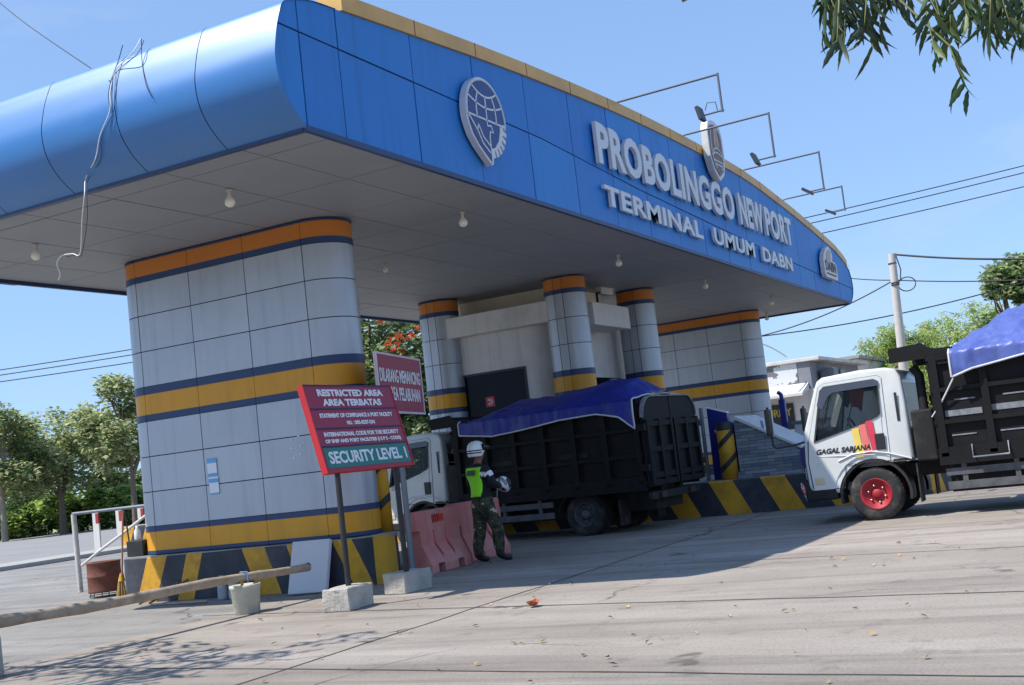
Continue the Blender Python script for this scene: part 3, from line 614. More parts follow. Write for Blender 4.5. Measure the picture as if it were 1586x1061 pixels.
# ------------------------------------------------------------------ traffic islands with hazard stripes
def hitx(px, py, X):
    d = at(px, py, 1) - EYE; return EYE + d * ((X - EYE.x) / d.x)
def island(cx, ya, yb, R, h, bounds, label, group, first=1):
    root = thing('traffic_island', label, 'traffic island', (cx, (ya + yb) / 2, 0), 0, group)
    fl = yb - ya; arcl = math.pi * R; T = 2 * fl + 2 * arcl
    def f(s):
        if s < 0: s += T
        s %= T
        if s < fl: return (cx - R, yb - s), (-1, 0)
        s -= fl
        if s < arcl: a = math.pi + s / R; return (cx + R * math.cos(a), ya + R * math.sin(a)), (math.cos(a), math.sin(a))
        s -= arcl
        if s < fl: return (cx + R, ya + s), (1, 0)
        s -= fl; a = s / R; return (cx + R * math.cos(a), yb + R * math.sin(a)), (math.cos(a), math.sin(a))
    b = MB(); zs_ = [.0, .12, .24, .36, .48, .6, h - .03, h]
    bs = sorted(bounds)
    lo, hi = bs[0], bs[-1]; k = 0
    while hi[0] < T + lo[0] - .8: k += 1; hi = (hi[0] + .5, hi[1] + .5); bs.append(hi)
    bs.append((lo[0] + T, lo[1] + T)); col = first
    for (b0, t0), (b1, t1) in zip(bs[:-1], bs[1:]):
        n = max(2, int(max(b1 - b0, t1 - t0) / .07))
        for z0, z1 in zip(zs_[:-1], zs_[1:]):
            V = []
            for i in range(n + 1):
                for z in (z0, z1):
                    q = z / h; s0 = b0 + (t0 - b0) * q; s1 = b1 + (t1 - b1) * q; s = s0 + (s1 - s0) * i / n
                    (x, y), (nx, ny) = f(s); e = mnoise.noise((x * 2.2, y * 2.2, z * 2.5)) * .008 - (.025 if z == h else 0)
                    V.append((x + nx * e, y + ny * e, z))
            b.add(V, [(2 * i, 2 * i + 2, 2 * i + 3, 2 * i + 1) for i in range(n)], col)
        col = 1 - col
    b.build('kerb_wall', [BPAINT, YPAINT], root, True, fix=False)
    b = MB(); P = [f(T * i / 96)[0] for i in range(96)]; b.prism([(cx + (x - cx) * .985, y) for x, y in P], lambda a, c: (a, c, h - .06), lambda a, c: (a, c, h - .004))
    b.build('deck', mat('island_deck', C(150, 148, 146), .9, var=.12, scale=2, dirt=C(90, 88, 86)), root, True)
    return root
FX, FYA, FYB, FR = 13.9, 10.13, 13.62, .67
def s_of(px, py, z=None): return FYB - hitx(px, py, FX - FR).y
def nose(px):
    u = min(.999, max(0, (px - 497) / 129)); a = 0
    while a < 1.1 and (.88 * math.sin(a) - .46 * math.cos(a) + .46) / 1.453 < u: a += .005
    return (FYB - FYA) + FR * a
bb = [(-.75, -.55), (s_of(212, 922), s_of(228, 861)), (s_of(241, 920), s_of(258.5, 858)), (s_of(274.5, 918), s_of(289, 856)), (s_of(300, 917), s_of(313, 854)), (s_of(401, 913), s_of(374, 849)),
      (s_of(436, 911), s_of(409, 846)), (s_of(470, 908), s_of(443, 843)), (nose(505), s_of(478, 840)), (nose(552), nose(516)), (nose(584), nose(552)), (nose(598), nose(610))]
bb = [bb[0]] + bb[1:]
island(FX, FYA, FYB, FR, .68, [(a, c) for a, c in bb], 'yellow and black striped concrete island under the big left silver pillar', 'striped islands of the gate lanes', 0)
I2X, I2R = 24.3, 2.3
i2yb = 14.0
def s2(px, py): return i2yb - hitx(px, py, I2X - I2R).y
p0 = s2(1128, 793); t0_ = s2(1097, 750); P2 = 1.02
bnd = []
for k in range(-9, 6): bnd += [(p0 + P2 * k, t0_ + P2 * k), (p0 + P2 * k + .48, t0_ + P2 * k + .48)]
bnd = [q for q in bnd if q[0] > -.6 and q[0] < 14]
i2 = (hitx(1128, 793, 22).y)
first = 1 if True else 0
# find colour of the first interval: intervals starting at p0 + P2*k are yellow
n0 = min(bnd)[0]; first = 1 if abs(((n0 - p0) / P2) - round((n0 - p0) / P2)) < .01 else 0
island(I2X, 5.6 + .0, i2yb, I2R, .66, bnd, 'wide yellow and black striped concrete island beneath the white toll booth', 'striped islands of the gate lanes', first)
b3 = [(-.5 + .5 * k + .42, -.5 + .5 * k) for k in range(18)]
island(35.1, 9.6, 13.8, .8, .66, b3, 'striped concrete island under the far right silver pillar behind the dark truck', 'striped islands of the gate lanes', 1)
island(35.2, 33.6, 35.7, .9, .72, [(-.5 + .62 * k, -.2 + .62 * k) for k in range(14)], 'distant striped island beyond the pipe railing on the left', 'striped islands of the gate lanes', 1)

# ------------------------------------------------------------------ toll booth
booth = thing('toll_booth', 'white toll booth with a projecting roof band and dark glass between the pillars', 'booth', (24.3, 11.9, .66))
b = MB()
x0, x1, ya, yb = 22.62, 26.78, 10.95, 13.25
def wallx(b, X, T_, y0, y1, z0, z1, oy0, oy1, oz0, oz1):     # wall normal to X with one opening
    b.box((X, y0, z0), (X + T_, oy0, z1)); b.box((X, oy1, z0), (X + T_, y1, z1)); b.box((X, oy0, z0), (X + T_, oy1, oz0)); b.box((X, oy0, oz1), (X + T_, oy1, z1))
wallx(b, x0, .15, ya + .3, yb, .64, 4.45, 11.42, 13.05, 1.75, 3.5)
wallx(b, x1 - .15, .15, ya, yb, .64, 4.45, 11.4, 12.9, 1.75, 3.5)
b.box((x0, yb, .64), (x1, yb + .15, 4.45))
# rounded near corner and the end wall with a window strip
R = .42; V = []
for k in range(13):
    a = math.pi + (math.pi / 2) * k / 12; V += [(x0 + R + R * math.cos(a), ya + .3 + (R * math.sin(a)), .64), (x0 + R + R * math.cos(a), ya + .3 + (R * math.sin(a)), 4.45)]
b.add(V, [(2 * k, 2 * k + 2, 2 * k + 3, 2 * k + 1) for k in range(12)], 0, True)
ye = ya + .3 - R
b.box((x0 + R, ye, 3.2), (x1, ye + .15, 4.45)); b.box((x0 + R, ye, .64), (x1, ye + .15, 1.75)); b.box((x0 + R, ye, 1.75), (x0 + R + .25, ye + .15, 3.2)); b.box((x1 - .3, ye, 1.75), (x1, ye + .15, 3.2))
b.build('wall', WHITEW, booth, True)
b = MB(); b.box((22.34, 10.62, 4.33), (26.2, 13.8, 4.78), bev=.012); b.build('roof_band', WHITEW, booth, True)
b = MB(); b.box((23.3, 9.98, 4.22), (25.35, 10.62, 4.72), bev=.012); b.build('roof_band', WHITEW, booth, True)
b = MB(); b.box((23.5, 10.9, 4.78), (26.0, 13.4, ZS - .005)); b.build('roof_upstand', mat('cream_upstand', C(226, 214, 196), .8), booth, True)
wd = None
b = MB(); fr = .05
for (y0, y1, z0, z1) in ((11.42, 11.47, 1.75, 3.5), (13.0, 13.05, 1.75, 3.5), (11.47, 13.0, 1.75, 1.8), (11.47, 13.0, 3.45, 3.5)): b.box((x0 - .01, y0, z0), (x0 + .08, y1, z1))
win = b.build('window', mat('window_frame', C(40, 42, 48), .5), booth, True)
b = MB(); b.add([(x0 + .03, 11.47, 1.8), (x0 + .03, 13.0, 1.8), (x0 + .03, 13.0, 3.45), (x0 + .03, 11.47, 3.45)], [(0, 1, 2, 3)]); b.build('pane', GLASSD, win, True)
b = MB(); b.add([(x0 + R + .25, ye + .05, 1.75), (x1 - .3, ye + .05, 1.75), (x1 - .3, ye + .05, 3.2), (x0 + R + .25, ye + .05, 3.2)], [(0, 1, 2, 3)]); w2 = b.build('window', GLASSD, booth, True)
b = MB(); b.box((x0 + .15, 11.2, .66), (x1 - .2, 13.2, .7)); b.box((x0 + .2, 11.5, 1.35), (x0 + .8, 12.9, 1.42)); b.box((24.6, 11.3, .7), (24.7, 13.2, 3.6)); b.build('interior', DARKI, booth, True)
b = MB()
yy, zz = 12.40, 2.86
b.box((x0 + .022, yy - .11, zz - .13), (x0 + .028, yy + .11, zz + .09)); st = b.build('window_sticker', mat('sticker_red', C(190, 60, 70), .6), booth, True)
b = MB()
for r0 in (.065, .03): 
    P = arc(yy, zz - .02, r0, r0, 30, 330, 12); b.tube([(x0 + .02, p, q) for p, q in P], .010, 5)
b.build('sticker_ring', TXTW, st, True)

# cctv camera on the booth roof
cc = thing('security_camera', 'small white security camera bracketed on the booth roof between the round pillars', 'camera', (24.35, 10.3, 4.72))
b = MB(); b.tube([(24.1, 10.2, 4.72), (24.1, 10.2, 5.0), (24.22, 10.15, 5.02)], .03, 8); b.box((24.0, 10.1, 4.715), (24.2, 10.3, 4.75)); b.build('bracket', DKGREY, cc, True)
b = MB(); b.obox((24.15, 10.1, 4.98), (.42, -.1, -.02), (.03, .13, 0), (.01, 0, .13)); b.build('housing', mat('camera_shell', C(190, 188, 186), .5), cc, True)
b = MB(); b.obox((24.13, 10.09, 5.105), (.5, -.12, -.02), (.03, .15, 0), (.001, 0, .02)); b.build('sun_shield', mat('camera_shell', C(190, 188, 186)), cc, True)
b = MB(); b.tube([(24.1, 10.2, 4.9), (23.95, 10.12, 4.95), (23.9, 10.1, 4.75)], .012, 6); b.build('cable', WIRE, cc, True)

# bulbs hanging from the soffit
BL = [((11.31, 9.57), 'round white bulb under the soffit nearest the blue left corner', 1), ((11.42, 13.21), 'round white bulb at the far left under the canopy beside the loose cable', 1), ((15.1, 8.39), 'round white bulb under the soffit right of the big pillar top', 1),
      ((17.5, 11.41), 'small clear bulb in mid soffit between the big pillar and the booth', 0), ((21.04, 14.51), 'small bulb beside the big pillar edge near the rear of the soffit', 0), ((21.23, 8.44), 'white bulb above the two round pillars', 1),
      ((26.7, 8.51), 'white bulb under the front edge below the word UMUM', 1), ((32.44, 8.5), 'bulb under the far front edge left of the last emblem', 1), ((36.54, 9.79), 'bulb at the far right end of the soffit', 1)]
bp0 = None
for (x, y), lab, big in BL:
    s = .78 if big else .55
    if bp0 is None:
        t = thing('light_bulb', lab, 'bulb', (x, y, ZS), 0, 'bulbs under the canopy'); bp0 = t
        b = MB(); b.lathe([(0, 0), (.055, 0), (.055, -.03), (.03, -.035), (.03, -.1), (0.026, -.11)], n=16); b.build('socket', mat('socket_grey', C(170, 168, 164), .5), t)
        b = MB(); b.lathe([(.026, -.1), (.04, -.13), (.075, -.17), (.088, -.215), (.075, -.26), (.04, -.29), (0, -.3)], n=18); b.build('globe', LAMPW, t)
    else:
        t = copy_tree(bp0); t.location = (x, y, ZS); t['label'] = lab
    t.scale = (s, s, s)

# floodlight arms on the roof edge
FL = [(19.38, 7.62, 5.47, .62, 'floodlight on the nearest pipe arm above the lettering, lamp facing flat', 12), (23.05, 7.75, 5.58, .86, 'floodlight on the pipe arm just right of the shield crest', 20), (27.2, 7.72, 5.56, .84, 'floodlight on the third pipe arm, lamp tilted', 55), (31.1, 7.6, 5.9, .6, 'floodlight on the farthest and smallest pipe arm', 60)]
for i, (x, z, y1, drop, lab, tilt) in enumerate(FL):
    t = thing('floodlight_arm', lab, 'floodlight', (x, YF + .4, z), 0, 'floodlights over the gate lettering')
    b = MB(); b.tube([(x, YF + 1.2, z - .15), (x, YF, z + .02), (x, y1, z + .05)], .022, 8); b.tube([(x, y1, z + .07), (x, y1, z - drop)], .022, 8); b.tube([(x, y1 - .03, z - drop + .03), (x, y1 + .32, z - drop + .02)], .018, 8)
    b.build('pipe', mat('dull_pipe', C(96, 102, 116), .6), t, True)
    b = MB(); a = rad(tilt); c = Vector((x, y1 + .36, z - drop + .06)); nrm = Vector((0, math.cos(a), -math.sin(a))); up = Vector((0, math.sin(a), math.cos(a)))
    b.obox(c - Vector((.14, 0, 0)) - up * .12, (.28, 0, 0), up * .24, nrm * .06); b.build('lamp', DKGREY, t, True)
    b = MB(); b.obox(c - Vector((.12, 0, 0)) - up * .10 + nrm * .061, (.24, 0, 0), up * .20, nrm * .005); b.build('lens', mat('lamp_lens', C(150, 160, 170), .15), t, True)
    if i == 0:
        b = MB(); b.tube([(x, y1 + .08, z - drop + .02), (x, y1 + .1, z - drop + .2), (x, y1 + .25, z - drop + .22), (x, y1 + .3, z - drop + .1)], .008, 5); b.build('cable', WIRE, t, True)

# loose cables over the bullnose
def cable(pts, r, m, label, cat='cable', group=None, sub=6, name='cable'):
    P = []
    pts = [Vector(p) for p in pts]
    for i in range(len(pts) - 1):
        p0, p1, p2, p3 = pts[max(i - 1, 0)], pts[i], pts[i + 1], pts[min(i + 2, len(pts) - 1)]
        for k in range(sub):
            t = k / sub; P.append(.5 * (2 * p1 + (p2 - p0) * t + (2 * p0 - 5 * p1 + 4 * p2 - p3) * t * t + (3 * p1 - p0 - 3 * p2 + p3) * t ** 3))
    P.append(pts[-1]); b = MB(); b.tube(P, r, 6); return tag(b.build(name, m), label, cat, group)
def onx(px, py, X):
    d = at(px, py, 1) - EYE; best = None
    for (xa, za), (xb, zb) in zip(LP[:-1], LP[1:]):
        # ray meets the extruded profile segment
        den = d.x * (zb - za) - d.z * (xb - xa)
        if abs(den) < 1e-9: continue
        t = ((xa - EYE.x) * (zb - za) - (za - EYE.z) * (xb - xa)) / den; p = EYE + d * t
        q = (p.x - xa) / (xb - xa) if abs(xb - xa) > abs(zb - za) else (p.z - za) / (zb - za)
        if -.02 <= q <= 1.02 and t > 0 and (best is None or t < best): best = t
    if best is None: return hitx(px, py, X)
    p = EYE + d * best; return p - d.normalized() * .03
strand = [(218, 60, 9.75), (205, 82, 9.62), (180, 108, 9.53), (171, 140, 9.5), (170, 172, 9.5), (155, 210, 9.5), (148, 245, 9.5), (133, 275, 9.52), (131, 300, 9.6), (127, 340, 9.7), (124, 392, 9.85), (112, 393, 10.0), (96, 396, 10.2), (88, 408, 10.3), (93, 425, 10.4), (90, 434, 10.5)]
cable([onx(*p) for p in strand], .006, WIREW, 'twisted pale cable hanging down over the blue rounded canopy end')
cable([onx(p[0] + 5 + 3 * math.sin(i * 2.3), p[1] + 2, p[2] - .02) for i, p in enumerate(strand[:13])], .004, WIRE, 'black cable twisted round the pale one on the blue canopy end')
cable([onx(*p) for p in [(219, 60, 9.75), (220, 95, 9.55), (226, 130, 9.52), (236, 152, 9.55)]], .005, WIRE, 'short dark cable end dangling right of the twisted cable on the canopy')
cable([onx(*p) for p in [(190, 70, 9.7), (183, 95, 9.55), (172, 125, 9.5), (168, 150, 9.5), (172, 175, 9.52)]], .005, WIRE, 'thin cable loop left of the twisted cable on the canopy')
q0 = onx(171, 126, 9.5); q1 = at(-60, -50, 24); mid_ = (q0 + q1) / 2 - Vector((0, 0, .12))
cable([q0, mid_, q1], .007, WIRE, 'black overhead cable leaving the canopy end toward the upper left')
cable([Vector((10.05, 15.45, 5.2)), at(20, 441, 19), at(-40, 430, 18.5)], .012, WIRE, 'slack black cable along the rear edge of the canopy at left')

# ------------------------------------------------------------------ signs by the gate
def rough_block(name, c, sx, sy, h, rz, parent):
    bm = bmesh.new(); bmesh.ops.create_cube(bm, size=1); bmesh.ops.subdivide_edges(bm, edges=bm.edges[:], cuts=5, use_grid_fill=True)
    for v in bm.verts:
        v.co = Vector((v.co.x * sx, v.co.y * sy, (v.co.z + .5) * h)); e = mnoise.noise_vector(v.co * 6 + Vector(c)) * .014; v.co += Vector((e.x, e.y, e.z if v.co.z > .02 else 0))
    bmesh.ops.bevel(bm, geom=[e for e in bm.edges if len(e.link_faces) == 2 and e.calc_face_angle(0) > .9], offset=.012, segments=1, affect='EDGES')
    bmesh.ops.rotate(bm, verts=bm.verts, matrix=Matrix.Rotation(rz, 3, 'Z')); bmesh.ops.translate(bm, verts=bm.verts, vec=Vector(c))
    b = MB(); b.bm(bm); bm.free(); return b.build(name, BLOCK, parent, True)
s1 = thing('restricted_area_sign', 'maroon RESTRICTED AREA sign board on two black posts in concrete blocks', 'sign', (11.8, 8.25, 0))
rough_block('concrete_base', (11.2, 8.27, 0), .52, .36, .26, rad(4), s1); rough_block('concrete_base', (12.55, 8.33, 0), .52, .36, .26, rad(-8), s1)
b = MB(); b.tube([(11.2, 8.25, .2), (11.2, 8.255, 1.6)], .034, 10); b.build('post', BLACKP, s1, True)
b = MB(); b.tube([(12.42, 8.25, .2), (12.42, 8.255, 1.6)], .034, 10); b.build('post', BLACKP, s1, True)
O = Vector((10.95, 8.2, 1.585)); UPV = Vector((0, .245, 1.03)); RV = Vector((1.81, 0, 0)); NV = RV.cross(UPV).normalized()
b = MB(); b.obox(O, RV, UPV, -NV * .06); bd = b.build('board', MAROON, s1, True)
b = MB()
for (o, e1, e2) in ((O - Vector((.016, 0, 0)), Vector((.016, 0, 0)), UPV), (O + RV, Vector((.016, 0, 0)), UPV), (O - UPV.normalized() * .02 - Vector((.016, 0, 0)), RV + Vector((.032, 0, 0)), UPV.normalized() * .02)): b.obox(o + NV * .008, e1, e2, -NV * .085)
b.build('edge_frame', REDEDGE, bd, True)
def on1(u, v): return O + RV * u + UPV * v
b = MB(); b.obox(on1(.02, .035) + NV * .003, RV * .96, UPV * .225, -NV * .002); b.build('level_panel', TEAL, bd, True)
b = MB()
for v in (.268, .475, .705, .985): b.obox(on1(0, v) + NV * .006, RV, UPV * .018, -NV * .004)
b.build('divider', mat('sign_navy', C(44, 22, 66), .5), bd, True)
def flat_text(s, u, v, w, h, parent, org, RVv, UPv, NVv, mt=TXTW, bold=.03, nm='lettering', depth=.004):
    me = text_mesh(s, w, h, depth, bold); me.transform(Matrix.Translation(-root_of(parent).location) @ frame(org + RVv * u + UPv * v + NVv * .004, RVv, UPv)); me.materials.append(mt); return link(nm, me, parent)
def root_of(o):
    while o.parent: o = o.parent
    return o
for s, u, v, w_, h_ in (('RESTRICTED AREA', .50, .905, 1.36, .088), ('AREA TERBATAS', .49, .79, 1.22, .088), ('STATEMENT OF COMPLIANCE A PORT FACILITY', .5, .635, 1.52, .055), ('NO.', .385, .545, .11, .05), ('.', .43, .527, .013, .013), ('.', .43, .556, .013, .013), ('002-0237-DN', .56, .545, .42, .052),
                        ('INTERNATIONAL CODE FOR THE SECURITY', .5, .415, 1.56, .055), ('OF SHIP AND PORT FACILITIES (I S P S - CODE)', .5, .33, 1.58, .06)):
    flat_text(s, u, v, w_, h_, bd, O, RV, UPV, NV, bold=.05)
flat_text('SECURITY LEVEL 1', .5, .148, 1.62, .15, bd, O, RV, UPV, NV, bold=.03)
# no-fishing sign behind
DLd = Vector((.971, .239, 0)); DLo = Vector((13.21, 8.92, 2.315)); DLw = DLd * 1.885; DLu = Vector((0, 0, .84)); DLn = DLw.cross(DLu).normalized()
s2_ = thing('no_fishing_sign', 'maroon sign board with white frame and stretched white capitals, on one grey post', 'sign', (13.95, 9.12, 0))
b = MB(); pc = DLo + DLd * .79 - DLn * .06; b.tube([(pc.x, pc.y, 0), (pc.x, pc.y, 2.9)], .04, 10); b.build('post', POSTG, s2_, True)
b = MB(); b.obox(DLo, DLw, DLu, -DLn * .03); bd2 = b.build('board', MAROON, s2_, True)
b = MB(); fw_ = .03
for (o, e1, e2) in ((DLo, DLd * fw_, DLu), (DLo + DLw - DLd * fw_, DLd * fw_, DLu), (DLo + DLd * fw_, DLw - DLd * 2 * fw_, Vector((0, 0, fw_))), (DLo + DLu - Vector((0, 0, fw_)) + DLd * fw_, DLw - DLd * 2 * fw_, Vector((0, 0, fw_)))): b.obox(o + DLn * .012, e1, e2, -DLn * .045)
b.build('edge_frame', mat('frame_pale', C(206, 190, 196), .6), bd2, True)
flat_text('DILARANG MEMANCING', .5, .63, 1.7, .19, bd2, DLo, DLw, DLu, DLn, bold=.02); flat_text('DI AREA PELABUHAN', .5, .33, 1.56, .19, bd2, DLo, DLw, DLu, DLn, bold=.02)
b = MB(); b.box((pc.x - .2, pc.y - .2, 0), (pc.x + .2, pc.y + .2, .06), bev=.01); b.build('base', BLOCK, s2_, True)

# ------------------------------------------------------------------ plastic barriers
def barrier(label):
    root = thing('plastic_barrier', label, 'barrier', (0, 0, 0), 0, 'plastic barriers in the closed lane')
    W = 1.3; prof = [(-.27, 0), (-.27, .12), (-.13, .42), (-.11, .88), (-.085, .9), (.085, .9), (.11, .88), (.13, .42), (.27, .12), (.27, 0)]
    m = MB(); m.prism(prof, lambda a, c: (0, a, c), lambda a, c: (W, a, c)); o = m.build('shell', PINK, root)
    cuts = []
    for xx in (.26, .86): c = MB(); c.box((xx, -.5, -.1), (xx + .2, .5, .13)); cuts.append(c)
    c = MB(); c.box((-.1, -.5, -.1), (.07, .5, .62)); cuts.append(c); c = MB(); c.box((W - .05, -.5, -.1), (W + .1, .5, .58)); cuts.append(c)
    for xx in (.42, .78):
        c = MB(); c.prism([(0, .60), (.06, .60), (.06, .45), (.13, .24), (.07, .2), (0, .42)], lambda a, q: (xx + a, -.5, q), lambda a, q: (xx + a, -.095, q)); cuts.append(c)
    boolean(o, cuts); bevel_obj(o, .012, 2, 40); bake(o)
    b = MB(); b.box((.44, -.122, .72), (.78, -.108, .83)); st = b.build('reflector', mat('reflector_red', C(226, 70, 60), .4), root)
    for k in range(3):
        q = MB(); x = .44 + .07 * k; q.prism([(x, .715), (x + .03, .715), (x + .055, .775), (x + .03, .835), (x, .835), (x + .025, .775)], lambda a, c: (a, -.124, c), lambda a, c: (a, -.12, c)); q.build('chevron', BLACKP, root)
    return root
r1 = barrier('faded red plastic barrier with black chevrons just right of the sign posts'); r1.location = (14.42, 9.44, 0); r1.rotation_euler = (0, 0, rad(2))
r2 = copy_tree(r1); r2['label'] = 'faded red plastic barrier directly behind the person, its right end tilted toward the truck'; r2.location = (15.98, 9.68, 0); r2.rotation_euler = (0, 0, rad(-2))
r2.scale = (1.02, 1, 1.02)

# ------------------------------------------------------------------ bamboo boom, bucket, stub post, drum, broom, foam slab
t = thing('bamboo_pole', 'long weathered bamboo pole laid across the lane entry, resting on a concrete filled bucket', 'pole', (9, 9.86, .4))
b = MB(); P = []; rs = []
for k in range(41):
    x = 3.2 + (12.52 - 3.2) * k / 40; zz = .485 - .075 * (x - 7.75) / 4.75 if x > 7.75 else .485 - .02 * (7.75 - x)
    P.append((x, 9.86 + .03 * math.sin(x * .8), zz + .012 * math.sin(x * 1.9))); rs.append((.066 - .016 * k / 40) * (1.12 if k % 4 == 0 else 1))
b.tube(P, rs, 12); b.build('culm', BAMBOO, t, True)
b = MB(); b.lathe([(0, 0), (.047, 0), (.05, .02), (.03, .021)], (12.50, 9.84, .41), 'x', 12); b.build('cut_end', mat('bamboo_end', C(70, 52, 44), .8), t, True)
b = MB(); b.tube([(11.28, 9.8, .37), (11.28, 9.8, .5), (11.3, 9.92, .5), (11.3, 9.92, .37)], .012, 6); b.build('binding', mat('blue_cord', C(90, 120, 170), .7), t, True)
t = thing('cement_bucket', 'pale cement filled bucket propping the bamboo pole near the stripes', 'bucket', (11.3, 9.87, 0))
b = MB(); b.lathe([(0, 0), (.15, 0), (.158, .01), (.178, .30), (.188, .31), (.19, .345), (.178, .35), (.17, .335), (0, .33)], n=28)
bk = b.build('bucket_shell', mat('bucket_concrete', C(186, 184, 168), .85, var=.15, scale=5, dirt=C(120, 122, 100), dscale=4, damt=.5, bump=.3), t)
b = MB(); b.tube([(-.05, .0, .33), (-.05, 0, .42), (-.03, .0, .42)], .018, 8); b.build('stub', YPAINT, t)
t = thing('stub_post', 'pale concrete stub carrying the bamboo pole at the left picture edge', 'post', (7.6, 9.82, 0))
b = MB(); b.lathe([(0, 0), (.125, 0), (.13, .02), (.12, .36), (.105, .385), (0, .385)], n=24); b.build('shaft', BLOCK, t)
t = thing('rusty_drum', 'rusty cut oil drum standing on a wire frame by the striped island', 'drum', (14.55, 15.75, 0))
b = MB(); b.lathe([(0, .08), (.27, .08), (.28, .1), (.275, .12), (.275, .33), (.285, .345), (.275, .36), (.275, .56), (.287, .575), (.28, .59), (.262, .58), (.262, .12), (0, .11)], n=32); b.build('drum_shell', RUST, t)
b = MB()
for k in range(6):
    a = k * math.pi / 3; x, y = .24 * math.cos(a), .24 * math.sin(a); b.tube([(x, y, .08), (x * 1.1, y * 1.1, .0)], .008, 5)
b.tube([(.26 * math.cos(a), .26 * math.sin(a), .03) for a in np.linspace(0, 2 * math.pi, 25)], .007, 5, caps=False); b.build('wire_frame', DKGREY, t)
t = thing('broom', 'upright broom with straw bristles leaning against the end of the striped island', 'broom', (13.75, 14.5, 0))
b = MB(); b.tube([(13.75, 14.5, .35), (13.78, 14.40, 1.4)], .014, 8); b.build('handle', mat('broom_stick', C(170, 110, 80), .6), t, True)
b = MB()
for k in range(60):
    a = random.random() * 6.28; r0 = random.random() ** .5; x, y = 13.745 + .035 * r0 * math.cos(a), 14.51 + .035 * r0 * math.sin(a); b.tube([(x, y, .36), (13.745 + (x - 13.745) * 2.4, 14.53 + (y - 14.51) * 2.6, .015)], .006, 4)
b.build('bristles', mat('straw', C(176, 146, 84), .85, var=.2, scale=20), t, True)
b = MB(); b.tube([(13.748, 14.508, .3), (13.75, 14.5, .42)], [.055, .03], 10); b.build('collar', YPAINT, t, True)
t = thing('foam_slab', 'white foam slab leaning against the striped island behind the bamboo tip', 'slab', (12.85, 10.2, 0))
b = MB(); A0 = Vector((12.92, 10.5, .0)); b.obox(A0, (.06, -.60, 0), (.24, .03, .69), Vector((-.065, -.004, .023))); bevel_obj(b.build('slab_body', FOAM, t, True), .012)
# sticks and clutter at the foot of the island
for P_, lab in (([(12.9, 13.1, .02), (13.16, 12.55, .3)], 'bent thin stick leaning on the left end of the stripes'), ([(12.75, 12.9, .012), (12.6, 11.7, .03)], 'pale split stick lying at the foot of the stripes'), ([(12.9, 13.3, .02), (13.17, 12.75, .26)], 'short grey plank offcut leaning at the left end of the stripes')):
    cable(P_, .02, BAMBOO if 'pale' in lab else BARK, lab, 'stick', name='stick')
t = thing('paint_tin', 'pair of small white paint tins at the foot of the black stripe', 'tin', (12.95, 11.72, 0))
for dx in (0, .2):
    b = MB(); b.lathe([(0, 0), (.07, 0), (.075, .03), (.07, .24), (.045, .3), (.03, .34), (0, .34)], (0, -dx, 0), n=16); b.build('tin', mat('tin_dirty_white', C(170, 172, 172), .7, var=.2, dirt=C(70, 76, 84), dscale=6, damt=.9), t)
t = thing('black_box', 'small black box on the left end of the striped island with a bottle on it', 'box', (13.62, 13.85, .68))
b = MB(); b.box((-.16, -.14, 0), (.16, .2, .24), bev=.012); b.build('box_body', BLACKP, t)
t = thing('plastic_bottle', 'clear white plastic bottle standing on the small black box', 'bottle', (13.56, 13.9, .92))
b = MB(); b.lathe([(0, 0), (.045, 0), (.05, .02), (.05, .14), (.02, .19), (.02, .22), (0, .22)], n=16); b.build('bottle_body', mat('bottle_plastic', C(216, 218, 218), .3), t)
t = thing('black_rod', 'thin black rod standing at the left end of the big pillar', 'rod', (13.5, 14.0, .68)); b = MB(); b.tube([(0, 0, 0), (-.02, .05, .72)], .014, 6); b.build('shaft', BLACKP, t)
# hazard bollards on the island noses
def bollard(x, y, h, r, lab, z0=.68):
    t = thing('hazard_bollard', lab, 'bollard', (x, y, z0), 0, 'striped bollards on the island noses')
    b = MB(); b.lathe([(0, 0), (r, 0), (r, h - .03), (r - .03, h), (0, h)], n=28); b.build('tube', YPAINT, t)
    for zc in (h * .30, h * .72):
        b = MB(); V = []; n = 32
        for k in range(n + 1):
            a = 2 * math.pi * k / n; zz = zc - r * .9 * math.cos(a - 2.0)
            V += [((r + .003) * math.cos(a), (r + .003) * math.sin(a), zz - .06), ((r + .003) * math.cos(a), (r + .003) * math.sin(a), zz + .06)]
        b.add(V, [(2 * k, 2 * k + 2, 2 * k + 3, 2 * k + 1) for k in range(n)], 0, True); b.build('black_stripe', BLACKP, t)
    b = MB(); b.lathe([(r + .003, h - .16), (r + .003, h - .02), (r - .03, h + .004), (0, h + .004)], n=28); b.build('black_cap', BLACKP, t)
    return t
bollard(14.36, 9.84, 1.25, .13, 'yellow bollard with black bands beside the curved end of the big pillar')
bollard(22.5, 7.17, 1.12, .165, 'yellow bollard with black bands before the dark stone wedge wall', .66)
t = thing('yellow_block', 'yellow painted block at the foot of the bollard by the big pillar', 'block', (14.42, 10.2, .68)); b = MB(); b.box((-.02, -.2, 0), (.12, .25, .3), bev=.02); b.build('block_body', YPAINT, t)

